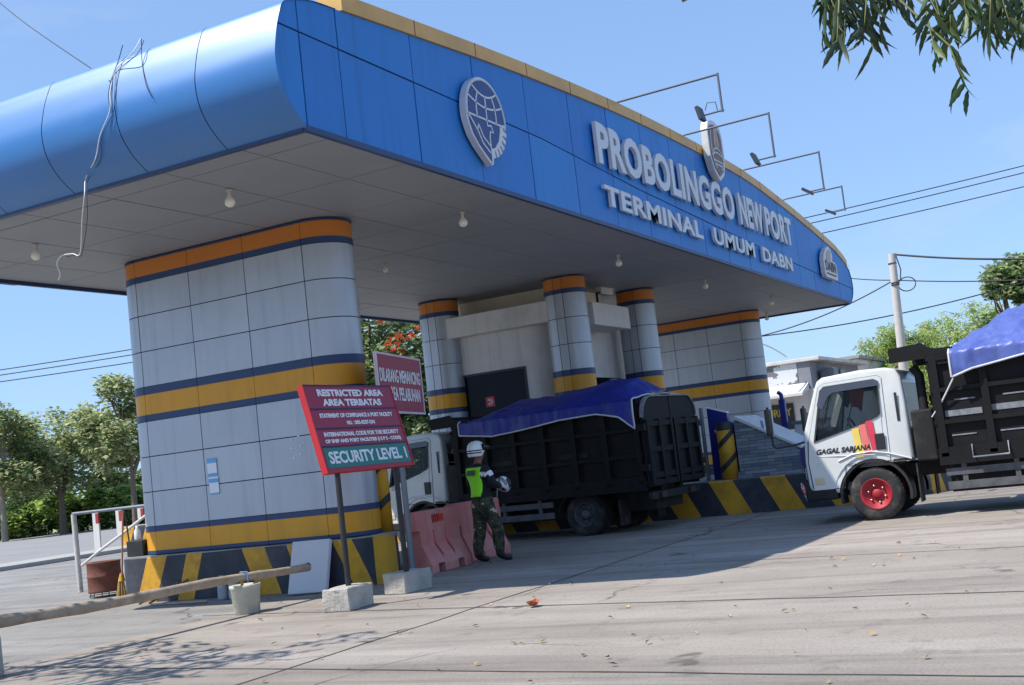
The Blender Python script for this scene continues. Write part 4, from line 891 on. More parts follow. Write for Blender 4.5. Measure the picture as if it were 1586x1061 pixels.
# stone wedge wall, blue board and kiosk on the middle island
t = thing('stone_wedge_wall', 'dark slate clad wedge wall with a sloping white top on the middle island', 'wall', (23.2, 6.4, .66))
X0, X1 = 22.55, 24.0
b = MB(); prof = [(5.75, .66), (5.75, 1.1), (6.88, 1.79), (6.98, 1.79), (6.98, .66)]; b.prism(prof, lambda a, c: (X0, a, c), lambda a, c: (X1, a, c)); b.build('stone_body', SLATE, t, True)
b = MB(); b.prism([(5.72, 1.11), (5.72, 1.16), (6.95, 1.875), (6.95, 1.81)], lambda a, c: (X0 - .03, a, c), lambda a, c: (X1 + .03, a, c)); tp = b.build('white_top', WHITEW, t, True)
b = MB()
for k in (0, .10):
    tz = lambda y: 1.164 + .5813 * (y - 5.72)
    q4 = [(X0 + .05, 6.30 + k), (X0 + .05, 6.35 + k), (X0 + .95, 6.62 + k), (X0 + .95, 6.57 + k)]
    b.add([(x, y, tz(y)) for x, y in q4], [(0, 1, 2, 3)])
b.build('dark_stripe', NAVY, tp, True)
b = MB(); b.box((X0 - .12, 5.72, .66), (X0 - .002, 7.0, .78)); b.build('base_ledge', SLATE, t, True)
b = MB(); b.box((X0 - .02, 5.62, .66), (X0 + .35, 5.74, 1.12)); b.build('blue_end', BLUEB, t, True)
t = thing('blue_board', 'dark blue board with a slanted white edged top behind the striped bollard', 'board', (22.9, 7.4, .66))
b = MB(); bp_ = [(7.62, .66), (7.60, 2.11), (7.20, 1.97), (7.19, 1.80), (7.05, 1.72), (7.05, .66)]; b.prism(bp_, lambda a, c: (22.86, a, c), lambda a, c: (22.98, a, c)); bb_ = b.build('panel', BLUEB, t, True)
b = MB(); b.prism([(7.63, 2.115), (7.63, 2.14), (7.19, 1.99), (7.19, 1.96)], lambda a, c: (22.85, a, c), lambda a, c: (22.99, a, c)); b.build('white_edge', TXTW, t, True)
b = MB(); b.lathe([(0, 0), (.04, 0), (.04, -.006), (0, -.006)], (22.857, 7.46, 1.62), 'x', 16); b.build('round_badge', mat('badge_pale', C(190, 170, 190), .5), t, True)
b = MB(); b.tube([(22.8, 7.72, .66), (22.8, 7.70, 2.12)], .04, 8); b.build('grey_post', POSTG, t, True)
t = thing('barrier_gate_machine', 'thin tall blue post with a hooked top beyond the stone wedge wall', 'post', (27.0, 7.15, .66))
b = MB(); b.box((-.07, -.07, 0), (.07, .07, 1.55), bev=.015); b.build('blue_post', BLUEB, t)
b = MB(); b.tube([(0, 0, 1.55), (0, .0, 1.66), (-.06, .05, 1.72)], .05, 8); b.build('top_hook', BLUEB, t)
t = thing('white_cabinet', 'white cabinet with a grey flat top near the far lane', 'cabinet', (27.5, 6.6, 0))
b = MB(); b.box((-.5, -.55, 0), (.5, .35, 1.62), bev=.02); b.build('cabinet_body', WHITEW, t)
b = MB(); b.box((-.55, -.6, 1.62), (.55, .4, 1.68)); b.build('top', POSTG, t)
b = MB(); b.box((-.505, -.5, .2), (-.5, -.44, 1.5)); b.build('blue_strip', BLUEB, t)

# pipe railing on the left
t = thing('pipe_railing', 'white pipe gate frame with red tipped slats left of the big pillar', 'railing', (15.64, 16.5, 0))
b = MB(); b.tube([(15.64, 17.56, 0), (15.64, 17.6, 1.43)], .05, 10); b.build('post', mat('peeling_white_post', C(190, 186, 180), .7, var=.1, dirt=C(116, 96, 84), dscale=5, damt=.9), t, True)
RW = mat('railing_white', C(206, 204, 200), .55, var=.06, dirt=C(140, 132, 124), damt=.4)
b = MB(); b.tube([(15.64, 17.62, 1.44), (15.64, 14.6, 1.44)], .03, 8); b.build('top_rail', POSTG, t, True)
b = MB(); b.tube([(15.64, 17.48, .48), (15.64, 14.9, 1.61 - .0)], .03, 8) if False else b.tube([(15.64, 17.48, .48), (15.64, 17.0, .72), (15.64, 16.43, .97), (15.64, 15.78, 1.27), (15.64, 15.5, 1.40)], .028, 8); b.build('brace_pipe', RW, t, True)
for yy, z0 in ((17.03, .72), (16.44, .98), (15.9, 1.22)):
    b = MB(); b.box((15.625, yy - .075, z0), (15.655, yy + .075, 1.43)); sl2 = b.build('slat', RW, t, True)
    b = MB(); b.box((15.62, yy - .078, 1.22), (15.66, yy - .005, 1.40)); b.build('red_reflector', mat('reflector_dull', C(150, 52, 52), .5), sl2, True)

# ------------------------------------------------------------------ person
SKIN = mat('skin', C(140, 92, 70), .6, var=.08)
BLKC = mat('black_cloth', C(28, 29, 34), .9, var=.15, scale=8)
BOOT = mat('boot_leather', C(26, 24, 24), .5)
NEON = mat('neon_vest', C(150, 245, 40), .7, var=.05)
def person():
    t = thing('person', 'person in white helmet, neon vest and camouflage trousers standing by the plastic barriers', 'person', (15.73, 8.95, 0), rad(-114))
    V = []; E = []; R = []
    def add(p, r, frm=None):
        V.append(p); R.append(r if isinstance(r, tuple) else (r, r)); i = len(V) - 1
        if frm is not None: E.append((frm, i))
        return i
    pel = add((0, 0, .93), (.175, .135)); s1 = add((0, .01, 1.08), (.165, .125), pel); s2 = add((0, .0, 1.25), (.19, .135), s1); s3 = add((0, -.015, 1.39), (.165, .11), s2)
    nk = add((0, -.01, 1.49), .062, s3); n2 = add((0, .012, 1.55), .055, nk); h1 = add((.01, .035, 1.62), (.072, .088), n2); h2 = add((.01, .03, 1.70), (.078, .095), h1); add((.01, .02, 1.755), (.055, .065), h2)
    for sx in (-1, 1):
        sh = add((sx * .20, -.02, 1.40), .078, s3); el = add((sx * .31, .03, 1.16), .062, sh); fa = add((sx * .21, .20, 1.13), .05, el); wr = add((sx * .10, .285, 1.15), .03, fa); pm = add((sx * .055, .33, 1.165), (.042, .02), wr)
        for k in range(4):
            a = add((sx * .02 - sx * .002 * k, .345 - .004 * k, 1.195 - .02 * k), .0095, pm); c = add((sx * -.015, .365 - .006 * k, 1.195 - .02 * k), .009, a); add((sx * -.035, .34 - .004 * k, 1.193 - .02 * k), .008, c)
        th = add((sx * .06, .33, 1.215), .011, pm); add((sx * .035, .335, 1.24), .0095, th)
        hp = add((sx * .10, 0, .84), .128, pel); kn = add((sx * .135 + (.03 if sx > 0 else 0), .03 + (.10 if sx > 0 else -.02), .49), .102, hp); ca = add((sx * .145 + (.03 if sx > 0 else 0), .0 + (.10 if sx > 0 else -.05), .28), .094, kn)
        an = add((sx * .15 + (.03 if sx > 0 else 0), -.02 + (.12 if sx > 0 else -.05), .10), .066, ca); bl = add((sx * .16 + (.03 if sx > 0 else 0), .10 + (.12 if sx > 0 else -.05), .048), (.05, .042), an); add((sx * .17 + (.03 if sx > 0 else 0), .19 + (.12 if sx > 0 else -.05), .04), (.042, .034), bl)
    me = bpy.data.meshes.new('p'); me.from_pydata(V, E, []); o = link('body', me)
    sk = o.modifiers.new('s', 'SKIN'); sk.use_smooth_shade = True
    for i, d in enumerate(me.skin_vertices[0].data): d.radius = R[i]; d.use_root = (i == 0)
    sb = o.modifiers.new('d', 'SUBSURF'); sb.levels = 2; sb.render_levels = 2
    bake(o); o.parent = t; me = o.data; me.materials.clear()
    for m in (SKIN, BLKC, CAMO, BOOT): me.materials.append(m)
    for v in me.vertices:                                        # nose, brow, chin and ears
        c = v.co
        for q, r_, d in (((.01, .135, 1.665), .03, (0, .028, -.004)), ((.01, .125, 1.615), .03, (0, .012, -.004)), ((.088, .03, 1.665), .026, (.016, -.006, 0)), ((-.068, .03, 1.665), .026, (-.016, -.006, 0)), ((.01, .13, 1.70), .03, (0, .008, 0))):
            k = (c - Vector(q)).length
            if k < r_ * 1.6: c += Vector(d) * max(0, 1 - k / (r_ * 1.6))
        if .14 < c.z < .92 : e = mnoise.noise(c * 14) * .008; c.x += e; c.y += e
    for f in me.polygons:
        c = f.center; f.use_smooth = True
        hand = c.y > .27 and 1.08 < c.z < 1.3
        f.material_index = 3 if c.z < .13 else (2 if c.z < .97 else (0 if (hand or c.z > 1.5) else 1))
    # neon back panel grown from the body's own back faces
    b = MB(); N = [v.normal.copy() for v in me.vertices]
    def grown(test, off): 
        fs = [f for f in me.polygons if test(f)]; idx = sorted({i for f in fs for i in f.vertices}); mp = {i: k for k, i in enumerate(idx)}
        q = MB(); q.add([me.vertices[i].co + N[i] * off for i in idx], [[mp[i] for i in f.vertices] for f in fs], 0, True); return q
    bm = bmesh.new(); bm.from_mesh(me)
    for co, no in (((0, 0, 1.0), (0, 0, -1)), ((0, 0, 1.44), (0, .0, 1)), ((.185, 0, 1.44), (1, 0, -.16)), ((-.185, 0, 1.44), (-1, 0, -.16)), ((0, .03, 0), (0, 1, 0))):
        bmesh.ops.bisect_plane(bm, geom=bm.verts[:] + bm.edges[:] + bm.faces[:], plane_co=co, plane_no=no, clear_outer=True)
    bm.normal_update()
    for v in bm.verts: v.co += v.normal * (.016 + .006 * mnoise.noise(v.co * 9))
    vest = MB(); vest.bm(bm, 0, True); bm.free()
    vo = vest.build('vest', NEON, t, fix=False); so_ = vo.modifiers.new('t', 'SOLIDIFY'); so_.thickness = .008; bake(vo)
    q = MB(); q.obox((-.1, -.165, 1.33), (.2, 0, 0), (0, .022, .075), (0, -.006, .001)); q.build('name_patch', mat('patch_brown', C(92, 76, 52), .7), vo)
    q = grown(lambda f: f.center.x > .12 and 1.30 < f.center.z < 1.36 and f.center.y < .1, .008); q.build('sleeve_band', TXTW, t, fix=False)
    # helmet worn on the head
    def helmet(parent, loc, name):
        b = MB(); n = 26; prof = [(.001, .155), (.05, .148), (.09, .125), (.118, .085), (.13, .03), (.128, -.03), (.122, -.075), (.114, -.09), (.10, -.085)]
        V = []; F = []
        for (r_, h) in prof:
            for k in range(n):
                a = 2 * math.pi * k / n; front = max(0, math.sin(a)); hh = h + (.095 * front if h < .0 else 0)
                V.append((r_ * math.cos(a), r_ * 1.14 * math.sin(a), hh))
        for i in range(len(prof) - 1):
            for k in range(n): F.append((i * n + k, i * n + (k + 1) % n, (i + 1) * n + (k + 1) % n, (i + 1) * n + k))
        b.add(V, F, 0, True); o = b.build(name, mat('helmet_white', C(226, 228, 230), .3, coat=.3), parent); o.location = loc
        q = MB()
        for zz in (-.005, -.04):
            V = []
            for k in range(17):
                a = math.pi + math.pi * k / 16; V += [(.134 * math.cos(a), .134 * 1.14 * math.sin(a), zz), (.134 * math.cos(a), .134 * 1.14 * math.sin(a), zz + .018)]
            q.add(V, [(2 * k, 2 * k + 2, 2 * k + 3, 2 * k + 1) for k in range(16)], 0, True)
        q.build('helmet_stripe', BLACKP, o); return o
    hw = helmet(t, (.01, -.012, 1.695), 'worn_helmet'); q = MB(); V = []
    for k in range(17):
        a = math.pi * (.04 + .92 * k / 16)
        for r_, h_ in ((.133, .055), (.127, .10), (.215, .045), (.135, -.002)): V.append((r_ * math.cos(a) * (1 if r_ < .2 else .72), r_ * 1.14 * math.sin(a), h_))
    q.add(V, [(4 * k + u, 4 * k + 4 + u, 4 * k + 4 + (u + 1) % 4, 4 * k + (u + 1) % 4) for k in range(16) for u in range(4)], 0, True); q.build('visor_peak', BLACKP, hw)
    q = MB(); q.box((-.05, .128, 1.668), (-.02, .134, 1.68)); q.box((.035, .128, 1.668), (.065, .134, 1.68)); q.build('eyes', DKGREY, t)
    h = thing('helmet', 'spare black and white helmet held in the arms of the person', 'helmet', (0, 0, 0)); Rz = Matrix.Rotation(rad(-114), 4, 'Z'); h.location = Vector((15.73, 8.95, 0)) + (Rz @ Vector((0, .42, 1.13))); h.rotation_euler = (rad(-70), 0, rad(-114))
    hh = helmet(h, (0, 0, 0), 'helmet_shell'); q = MB(); q.lathe([(.001, .16), (.06, .154), (.097, .131), (.124, .09), (.136, .03)], n=24); q.build('black_crown', BLACKP, h); h.scale = (.88, .88, .88)
    return t
person()

# ------------------------------------------------------------------ tipper trucks (local: origin under the front left corner, +Y forward, +X to the right)
def truck(label, loc, rz, rimm, bed_label, cab_w=1.86, red=False):
    t = thing('tipper_truck', label, 'truck', loc, rz, 'tipper trucks with tarpaulins')
    W = cab_w; WC = (-.98, .385)
    prof = [(-.06, .45), (-.01, .6), (.0, .95), (-.03, 1.38), (-.15, 1.72), (-.275, 2.06), (-.315, 2.145), (-.40, 2.20), (-.95, 2.238), (-1.34, 2.228), (-1.49, 2.18), (-1.55, 2.07), (-1.575, 1.7), (-1.58, .83), (-1.25, .83), (-1.25, .6), (-.6, .45)]
    b = MB(); b.prism(prof, lambda a, c: (0, a, c), lambda a, c: (W, a, c)); cab = b.build('cab', CABW, t)
    bev = cab.modifiers.new('b', 'BEVEL'); bev.width = .045; bev.segments = 4; bev.limit_method = 'ANGLE'; bev.angle_limit = rad(50); bake(cab)
    for v in cab.data.vertices:                                   # tumblehome above the waist
        k = max(0, v.co.z - 1.3) * .085; v.co.x += k * (1 - 2 * v.co.x / W)
    WIN = [(-.175, 1.235), (-.35, 2.0), (-.42, 2.06), (-1.16, 2.08), (-1.225, 2.045), (-1.205, 1.56), (-1.16, 1.515), (-.95, 1.44)]
    cuts = []
    c = MB(); c.prism([(-.10, .92), (-.12, 1.36), (-.38, 2.02), (-.52, 2.12), (-1.32, 2.15), (-1.46, 2.05), (-1.5, .92)], lambda a, q: (.09, a, q), lambda a, q: (W - .09, a, q)); cuts.append(c)
    c = MB(); c.prism(WIN, lambda a, q: (-.2, a, q), lambda a, q: (W + .2, a, q)); cuts.append(c)
    c = MB(); c.box((.14, -.52, 1.44), (W - .14, .3, 2.0)); cuts.append(c)
    c = MB(); c.box((.2, -1.75, 1.40), (W - .2, -1.4, 1.98)); cuts.append(c)
    c = MB(); c.lathe([(0, -.1), (.53, -.1), (.53, .5), (0, .5)], (0, WC[0], WC[1]), 'x', 36, smooth=False); cuts.append(c)
    c = MB(); c.lathe([(0, W - .5), (.53, W - .5), (.53, W + .1), (0, W + .1)], (0, WC[0], WC[1]), 'x', 36, smooth=False); cuts.append(c)
    boolean(cab, cuts)
    for f in cab.data.polygons: f.use_smooth = True
    try:
        cab.data.set_sharp_from_angle(angle=rad(32))
    except Exception: pass
    # doors: white skin panels set proud of the cab shell
    DO = [(-.09, .52), (-.06, .95), (-.10, 1.25), (-.335, 2.06), (-.43, 2.105), (-1.22, 2.125), (-1.275, 2.08), (-1.26, .86), (-.6, .86), (-.55, .52)]
    for side in (0, 1):
        xa, xb = (-.007, .02) if side == 0 else (W - .02, W + .007)
        d = MB(); d.prism(DO, lambda a, q: (xa, a, q), lambda a, q: (xb, a, q)); dr = d.build('door', CABW, t)
        c1 = MB(); c1.prism(WIN, lambda a, q: (-.2, a, q), lambda a, q: (W + .2, a, q))
        c2 = MB(); c2.lathe([(0, -.2), (.60, -.2), (.60, W + .2), (0, W + .2)], (0, WC[0], WC[1]), 'x', 36, smooth=False)
        boolean(dr, [c1, c2])
        for v in dr.data.vertices: k = max(0, v.co.z - 1.3) * .085; v.co.x += k * (1 - 2 * v.co.x / W)
        s = -1 if side == 0 else 1; X = 0 if side == 0 else W
        g = MB(); g.tube([(X - s * (max(0, q - 1.3) * .085 - .001), a, q) for a, q in DO + DO[:1]], .006, 5, caps=False); g.build('door_seam', BLACKP, dr)
        g = MB(); g.box((X + s * .004 - s * .03, -1.47, 1.42), (X + s * .008 - s * .03, -1.43, 1.84)); g.build('vent_slit', BLACKP, t)
        h = MB(); h.box((X + s * .006, -1.22, 1.03), (X + s * .026, -1.08, 1.27), bev=.008); hd = h.build('handle', BLACKP, dr)
        h = MB(); h.box((X + s * .026, -1.205, 1.13), (X + s * .036, -1.10, 1.17)); h.build('pull', DKGREY, dr) if False else None
        def tx(a, q): k = max(0, q - 1.3) * .085; return (X - s * (.03 + k), a, q)
        g = MB(); g.add([tx(a, q) for a, q in WIN], [tuple(range(len(WIN)))]); g.build('side_glass', GLASS, dr)
        # black rubber window surround and rain visor
        ring = MB(); cxw = sum(p[0] for p in WIN) / len(WIN); czw = sum(p[1] for p in WIN) / len(WIN); V = []
        for a, q in WIN:
            k = max(0, q - 1.3) * .085
            for sc_ in (1.0, .955): V.append((X + s * .009 - s * k, cxw + (a - cxw) * sc_, czw + (q - czw) * sc_))
        n = len(WIN); ring.add(V, [(2 * i, 2 * ((i + 1) % n), 2 * ((i + 1) % n) + 1, 2 * i + 1) for i in range(n)]); rg = ring.build('window_seal', BLACKP, dr); q_ = rg.modifiers.new('s', 'SOLIDIFY'); q_.thickness = .012; bake(rg)
        vi = MB(); P = [(-.29, 1.78), (-.355, 1.99), (-.42, 2.05), (-1.18, 2.075), (-1.23, 2.035), (-1.225, 1.975), (-.55, 1.955), (-.46, 1.90), (-.36, 1.72)]
        vi.prism(P, lambda a, q: (X + s * .03 - s * max(0, q - 1.3) * .085, a, q), lambda a, q: (X + s * .022 - s * max(0, q - 1.3) * .085, a, q)); vi.build('rain_visor', mat('smoked_visor', C(66, 68, 78), .15, spec=.7), dr)
    g = MB(); g.add([(.12, -.045, 1.42), (W - .12, -.045, 1.42), (W - .16, -.29, 2.02), (.16, -.29, 2.02)], [(0, 1, 2, 3)]); g.build('windscreen', GLASS, t)
    g = MB(); g.add([(.19, -1.54, 1.39), (W - .19, -1.54, 1.39), (W - .19, -1.54, 1.99), (.19, -1.54, 1.99)], [(0, 1, 2, 3)]); g.build('rear_glass', GLASS, t)
    # interior
    b = MB(); b.box((.1, -.45, .95), (W - .1, -.12, 1.33)); b.box((.15, -1.46, .95), (.8, -.9, 1.1)); b.box((1.0, -1.46, .95), (W - .15, -.9, 1.1)); b.build('dashboard', DARKI, t)
    for xx in (.2, 1.1): 
        b = MB(); b.box((xx, -1.46, 1.1), (xx + .55, -1.33, 1.6), bev=.04); b.box((xx + .14, -1.46, 1.62), (xx + .41, -1.36, 1.78), bev=.03); b.build('seat', DARKI, t)
    b = MB(); b.tube([(W - .5 + .2 * math.cos(a), -.52 + .07 * math.sin(a), 1.36 + .19 * math.sin(a)) for a in np.linspace(0, 2 * math.pi, 25)], .016, 6, caps=False); b.build('steering_wheel', BLACKP, t)
    for s, X in ((-1, 0), (1, W)):
        b = MB(); b.tube([(X + s * .001, -.075, .55), (X + s * .001, -.05, .95), (X + s * .001, -.085, 1.26)], .006, 5); b.build('corner_seam', BLACKP, t)
        b = MB(); b.tube([(X + s * .004, -.14, 1.02), (X + s * .010, -.5, 1.0), (X + s * .010, -1.05, .965)], .007, 5); b.build('door_crease', CABW, t)
        b = MB(); b.tube([(X + s * .012, -.5, .92), (X + s * .012, -.72, 1.0), (X + s * .012, -1.0, 1.02), (X + s * .012, -1.24, .97), (X + s * .012, -1.56, .86)], .012, 6); b.build('arch_lip', CABW, t)
        b = MB(); b.box((X - s * .04, -1.575, .84), (X + s * .003, -1.3, .875)); b.build('sill_strip', BLACKP, t)
        b = MB(); b.box((X + s * .004 - s * .002, -1.79, .9), (X + s * .006, -1.74, 1.9)); b.build('rear_corner_trim', mat('corner_grey', C(96, 98, 104), .4), t) if False else None
        b = MB(); b.tube([(X - s * .03, -.31, 1.42), (X - s * .06, -.50, 1.93)], .008, 5); b.build('quarter_bar', BLACKP, t)
    for xx in (.45, 1.1): b = MB(); b.tube([(xx, .0, 1.40), (xx + .32, -.10, 1.66)], .008, 5); b.build('wiper', BLACKP, t)
    b = MB(); b.tube([(W * .3, -1.0, 2.22), (W * .3, -1.25, 2.62)], .004, 5); b.build('aerial', BLACKP, t)
    b = MB(); b.box((.04, -1.93, .8), (.40, -1.62, 1.55), bev=.03); b.tube([(.2, -1.80, 1.5), (.2, -1.80, 2.05), (.2, -1.72, 2.18)], .07, 10); b.box((.5, -1.92, .75), (W - .4, -1.66, 1.3), bev=.03); b.build('air_intake', CHAS, t)
    # bumper, lamps, step, arches
    b = MB(); b.box((-.01, -.42, .36), (W + .01, .05, .53), bev=.03); b.build('bumper', CHAS, t)
    b = MB(); b.box((.05, -.06, .62), (W - .05, .015, .95), bev=.01); b.box((.1, -.02, 1.0), (W - .1, .02, 1.2)); b.build('grille', BLACKP, t)
    for xx in (.06, W - .38): b = MB(); b.box((xx, -.02, .68), (xx + .32, .03, .88), bev=.02); b.build('headlight', mat('lamp_clear', C(206, 210, 214), .1, spec=.8), t)
    for s, X in ((-1, 0), (1, W)):
        b = MB(); b.box((X + s * .004, -.26, .60), (X + s * .02, -.12, .70), bev=.006); b.build('side_lamp', mat('lamp_amber_clear', C(214, 196, 160), .2), t)
        b = MB()
        for r0, r1, m_ in ((.485, .522, 0),):
            V = []; n = 22
            for k in range(n + 1):
                a = rad(-12 + 204 * k / n)
                for rr in (r0, r1):
                    for xx in (X - s * .012, X - s * .35): V.append((xx, WC[0] + rr * math.cos(a), WC[1] + rr * math.sin(a)))
            F = []
            for k in range(n): i = 4 * k; j = i + 4; F += [(i, j, j + 2, i + 2), (i, i + 1, j + 1, j), (i + 2, j + 2, j + 3, i + 3)]
            b.add(V, F, 0, False)
        b.build('fender', BLACKP, t)
        b = MB(); b.box((X - s * .32, -1.62, .22), (X + s * .0, -1.60, .78)); b.build('mud_flap', RUBB, t)
        # mirror on a bent arm
        b = MB(); xo = X + s * .17; b.tube([(X, -.04, 1.24), (X + s * .06, .05, 1.22), (xo, .35, 1.20), (xo, .38, 1.25), (xo, .40, 1.9), (X + s * .1, .1, 2.0), (X + s * .05, -.28, 2.02)] if False else [(X, -.03, 1.26), (X + s * .08, .08, 1.235), (xo, .36, 1.215), (xo, .40, 1.26), (xo, .42, 1.85)], .018, 8)
        arm = b.build('mirror_arm', BLACKP, t); b = MB(); b.box((xo - .1, .39, 1.42), (xo + .1, .46, 1.82), bev=.03); b.build('mirror', BLACKP, arm)
    # wheels
    def wheel(x, y, dual=False, inward=1):
        tyre = MB(); wdt = .2; tyre.lathe([(.225, .0), (.25, -.004), (.33, -.012), (.372, .01), (.388, .035), (.388, wdt - .035), (.372, wdt - .01), (.33, wdt), (.2, wdt)], (0, 0, 0), 'x', 36)
        for k in range(44):
            a = 2 * math.pi * k / 44; ca, sa = math.cos(a), math.sin(a); tyre.obox((.03, ca * .384 - sa * .011, sa * .384 + ca * .011), (wdt - .06, 0, 0), (sa * .022, -ca * .022, 0) if False else (0, sa * .022, -ca * .022), (0, ca * .009, sa * .009))
        o = tyre.build('wheel', RUBB, t); o.location = (x, y, .387)
        if inward < 0: o.rotation_euler = (0, 0, math.pi)
        rim = MB(); prof = [(0, .055), (.07, .05), (.075, .075), (.12, .085), (.15, .06), (.17, .045), (.20, .02), (.232, -.008), (.236, .02), (.22, .1)] if not dual else [(0, .03), (.07, .02), (.09, .07), (.10, .11), (.15, .115), (.18, .09), (.195, .03), (.215, -.004), (.22, .02), (.21, .1)]
        rim.lathe(prof, (0, 0, 0), 'x', 36); ri = rim.build('rim', rimm, o)
        nb = MB()
        for k in range(6):
            a = 2 * math.pi * k / 6 + .3; nb.lathe([(0, .03), (.014, .03), (.016, .06), (.016, .085)], (0, .125 * math.cos(a), .125 * math.sin(a)), 'x', 8)
        nb.build('lug_nuts', CHROME if red else DRIM, ri); return o
    wheel(.03, WC[0]); wheel(W - .03, WC[0], inward=-1)
    for xx, iw in ((.03, 1), (.27, 1), (W + .05, -1), (W - .19, -1)): wheel(xx, -4.62, True, iw)
    b = MB(); b.tube([(.3, WC[0], .387), (W - .3, WC[0], .387)], .06, 10); b.build('axle', CHAS, t); b = MB(); b.tube([(.3, -4.62, .387), (W - .3, -4.62, .387)], .09, 10); b.lathe([(0, -.16), (.17, -.1), (.19, 0), (.17, .1), (0, .16)], (W / 2, -4.62, .387), 'y', 16); b.build('axle', CHAS, t)
    b = MB()
    for xx in (.5, W - .62): b.box((xx, -6.0, .58), (xx + .12, -.2, .78))
    for yy in (-2.2, -3.2, -4.1, -5.2, -5.9): b.box((.5, yy, .6), (W - .5, yy + .1, .76))
    b.box((.42, -4.05, .30), (W - .42, -2.0, .77)); b.box((.4, -5.9, .36), (W - .4, -5.12, .7)); b.box((.15, -2.9, .38), (.5, -2.1, .74), bev=.03); b.box((W - .55, -3.0, .36), (W - .12, -2.1, .74), bev=.05); b.tube([(.35, -2.3, 1.0), (.35, -2.05, 1.3), (.35, -1.95, 1.75)], .09, 12); b.box((.2, -2.0, .8), (.6, -1.86, 1.5)); b.build('chassis_and_dark_fill', CHAS, t)  # two broad boxes are added dark fill so the underside reads black
    # side under-run rails
    for xx in (-.09, W + .05):
        b = MB(); b.box((xx, -4.05, .565), (xx + .04, -2.02, .665)); b.box((xx, -4.05, .365), (xx + .04, -2.02, .475))
        for yy in (-2.3, -3.0, -3.8): b.box((xx + .01, yy, .40), (xx + .035, yy + .07, .72))
        b.build('guard_rail', mat('rail_grey', C(84, 84, 88), .7, var=.3, scale=6, dirt=C(40, 40, 42), dscale=5, damt=.7), t)
    # mud guard over the rear wheels
    for xx in (-.06, W - .4):
        b = MB(); V = []
        for k in range(13):
            a = rad(10 + 160 * k / 12); V += [(xx, -4.62 + .5 * math.cos(a), .4 + .47 * math.sin(a) * .85), (xx + .46, -4.62 + .5 * math.cos(a), .4 + .47 * math.sin(a) * .85)]
        b.add(V, [(2 * k, 2 * k + 1, 2 * k + 3, 2 * k + 2) for k in range(12)]); o = b.build('mud_guard', CHAS, t); q_ = o.modifiers.new('s', 'SOLIDIFY'); q_.thickness = .015; bake(o)
    # tipper body
    bx0, bx1, y0, y1, zf, zt = -.14, W + .16, -6.06, -1.96, .82, 2.3
    bed = MB(); bed.box((bx0, y0, zf), (bx1, y1, zf + .07)); bed.box((bx0 + .07, y0 + .02, zf + .07), (bx0 + .11, y1, zt)); bed.box((bx1 - .11, y0 + .02, zf + .07), (bx1 - .07, y1, zt)); bed.box((bx0 + .11, y1 - .05, zf + .07), (bx1 - .11, y1, zt + .05))
    for X, s in ((bx0, 1), (bx1, -1)):
        for (za, zb) in ((zf + .06, zf + .15), (1.30, 1.36), (1.76, 1.82), (zt - .08, zt)): bed.box((X + s * .005, y0 + .03, za), (X + s * .075, y1 - .002, zb))
        for k in range(7):
            yy = y0 + .06 + (y1 - y0 - .2) * k / 6; bed.box((X, yy, zf + .02), (X + s * .073, yy + .1, zt - .01))
        bed.box((X + s * .0, y0 + .03, zf - .1), (X + s * .05, y1, zf))
    bo = bed.build('tipper_body', BEDK, t); 
    # scuffed strips, handles and small hooks on the left side
    for (ya, yb_, za) in ((-2.62, -2.12, 1.40), (-3.35, -2.75, 1.42), (-4.9, -4.3, 1.4)): b = MB(); b.box((bx0 + .062, ya, za), (bx0 + .072, yb_, za + .085)); b.build('worn_strip', BEDS if red else CHAS, bo)
    for X, s in ((bx0, -1), (bx1, 1)):
        for ya in (-2.55, -3.2, -3.9, -5.3):
            b = MB(); b.box((X + (.06 if s < 0 else -.072), ya, 1.62), (X + (.072 if s < 0 else -.06), ya + .28, 1.64)); b.build('latch_rod', BEDS if red else BEDK, bo); b = MB(); b.box((X + (.06 if s < 0 else -.072), ya + .05, 1.12), (X + (.072 if s < 0 else -.06), ya + .38, 1.138)); b.build('latch_rod', BEDS if red else BEDK, bo)
    for (X, s) in ((bx0, -1), (bx1, 1)):
        b = MB(); b.tube([(X, -2.42, .98), (X + s * .05, -2.42, .80), (X + s * .05, -2.9, .80), (X, -2.9, .98)], .013, 6); b.build('step_loop', STEEL, bo)
    # cab protector: stepped wing reaching over the cab
    b = MB(); pw = [(-1.46, 2.26), (-1.46, 2.47), (-1.93, 2.50), (-2.06, 2.40), (-2.35, 2.39), (-2.35, 2.16), (-1.97, 2.16), (-1.97, 2.27)]
    for xx in (bx0 + .02, bx1 - .06): b.prism(pw, lambda a, q: (xx, a, q), lambda a, q: (xx + .04, a, q))
    b.box((bx0 + .06, -1.96, 2.42), (bx1 - .06, -1.46, 2.455)); b.build('cab_protector', BEDK, t)
    # tailgate: two tall leaves with round outer shoulders and a grid of ribs
    for (xa, xb, rd) in ((bx0 + .01, (bx0 + bx1) / 2 - .015, 0), ((bx0 + bx1) / 2 + .015, bx1 - .01, 1)):
        ztp = 2.34; Rr = .36
        if rd == 0: poly = [(xa, zf - .05), (xb, zf - .05), (xb, ztp)] + [(xa + Rr - Rr * math.sin(rad(q)), ztp - Rr + Rr * math.cos(rad(q))) for q in range(0, 91, 15)]
        else: poly = [(xa, zf - .05), (xb, zf - .05)] + [(xb - Rr + Rr * math.cos(rad(q)), ztp - Rr + Rr * math.sin(rad(q))) for q in range(0, 91, 15)] + [(xa, ztp)]
        b = MB(); b.prism(poly, lambda a, q: (a, y0, q), lambda a, q: (a, y0 - .05, q))
        for zz in (zf - .03, zf + .1, zf + .55, zf + 1.0): b.box((xa + .01, y0 - .1, zz), (xb - .01, y0 - .05, zz + .09))
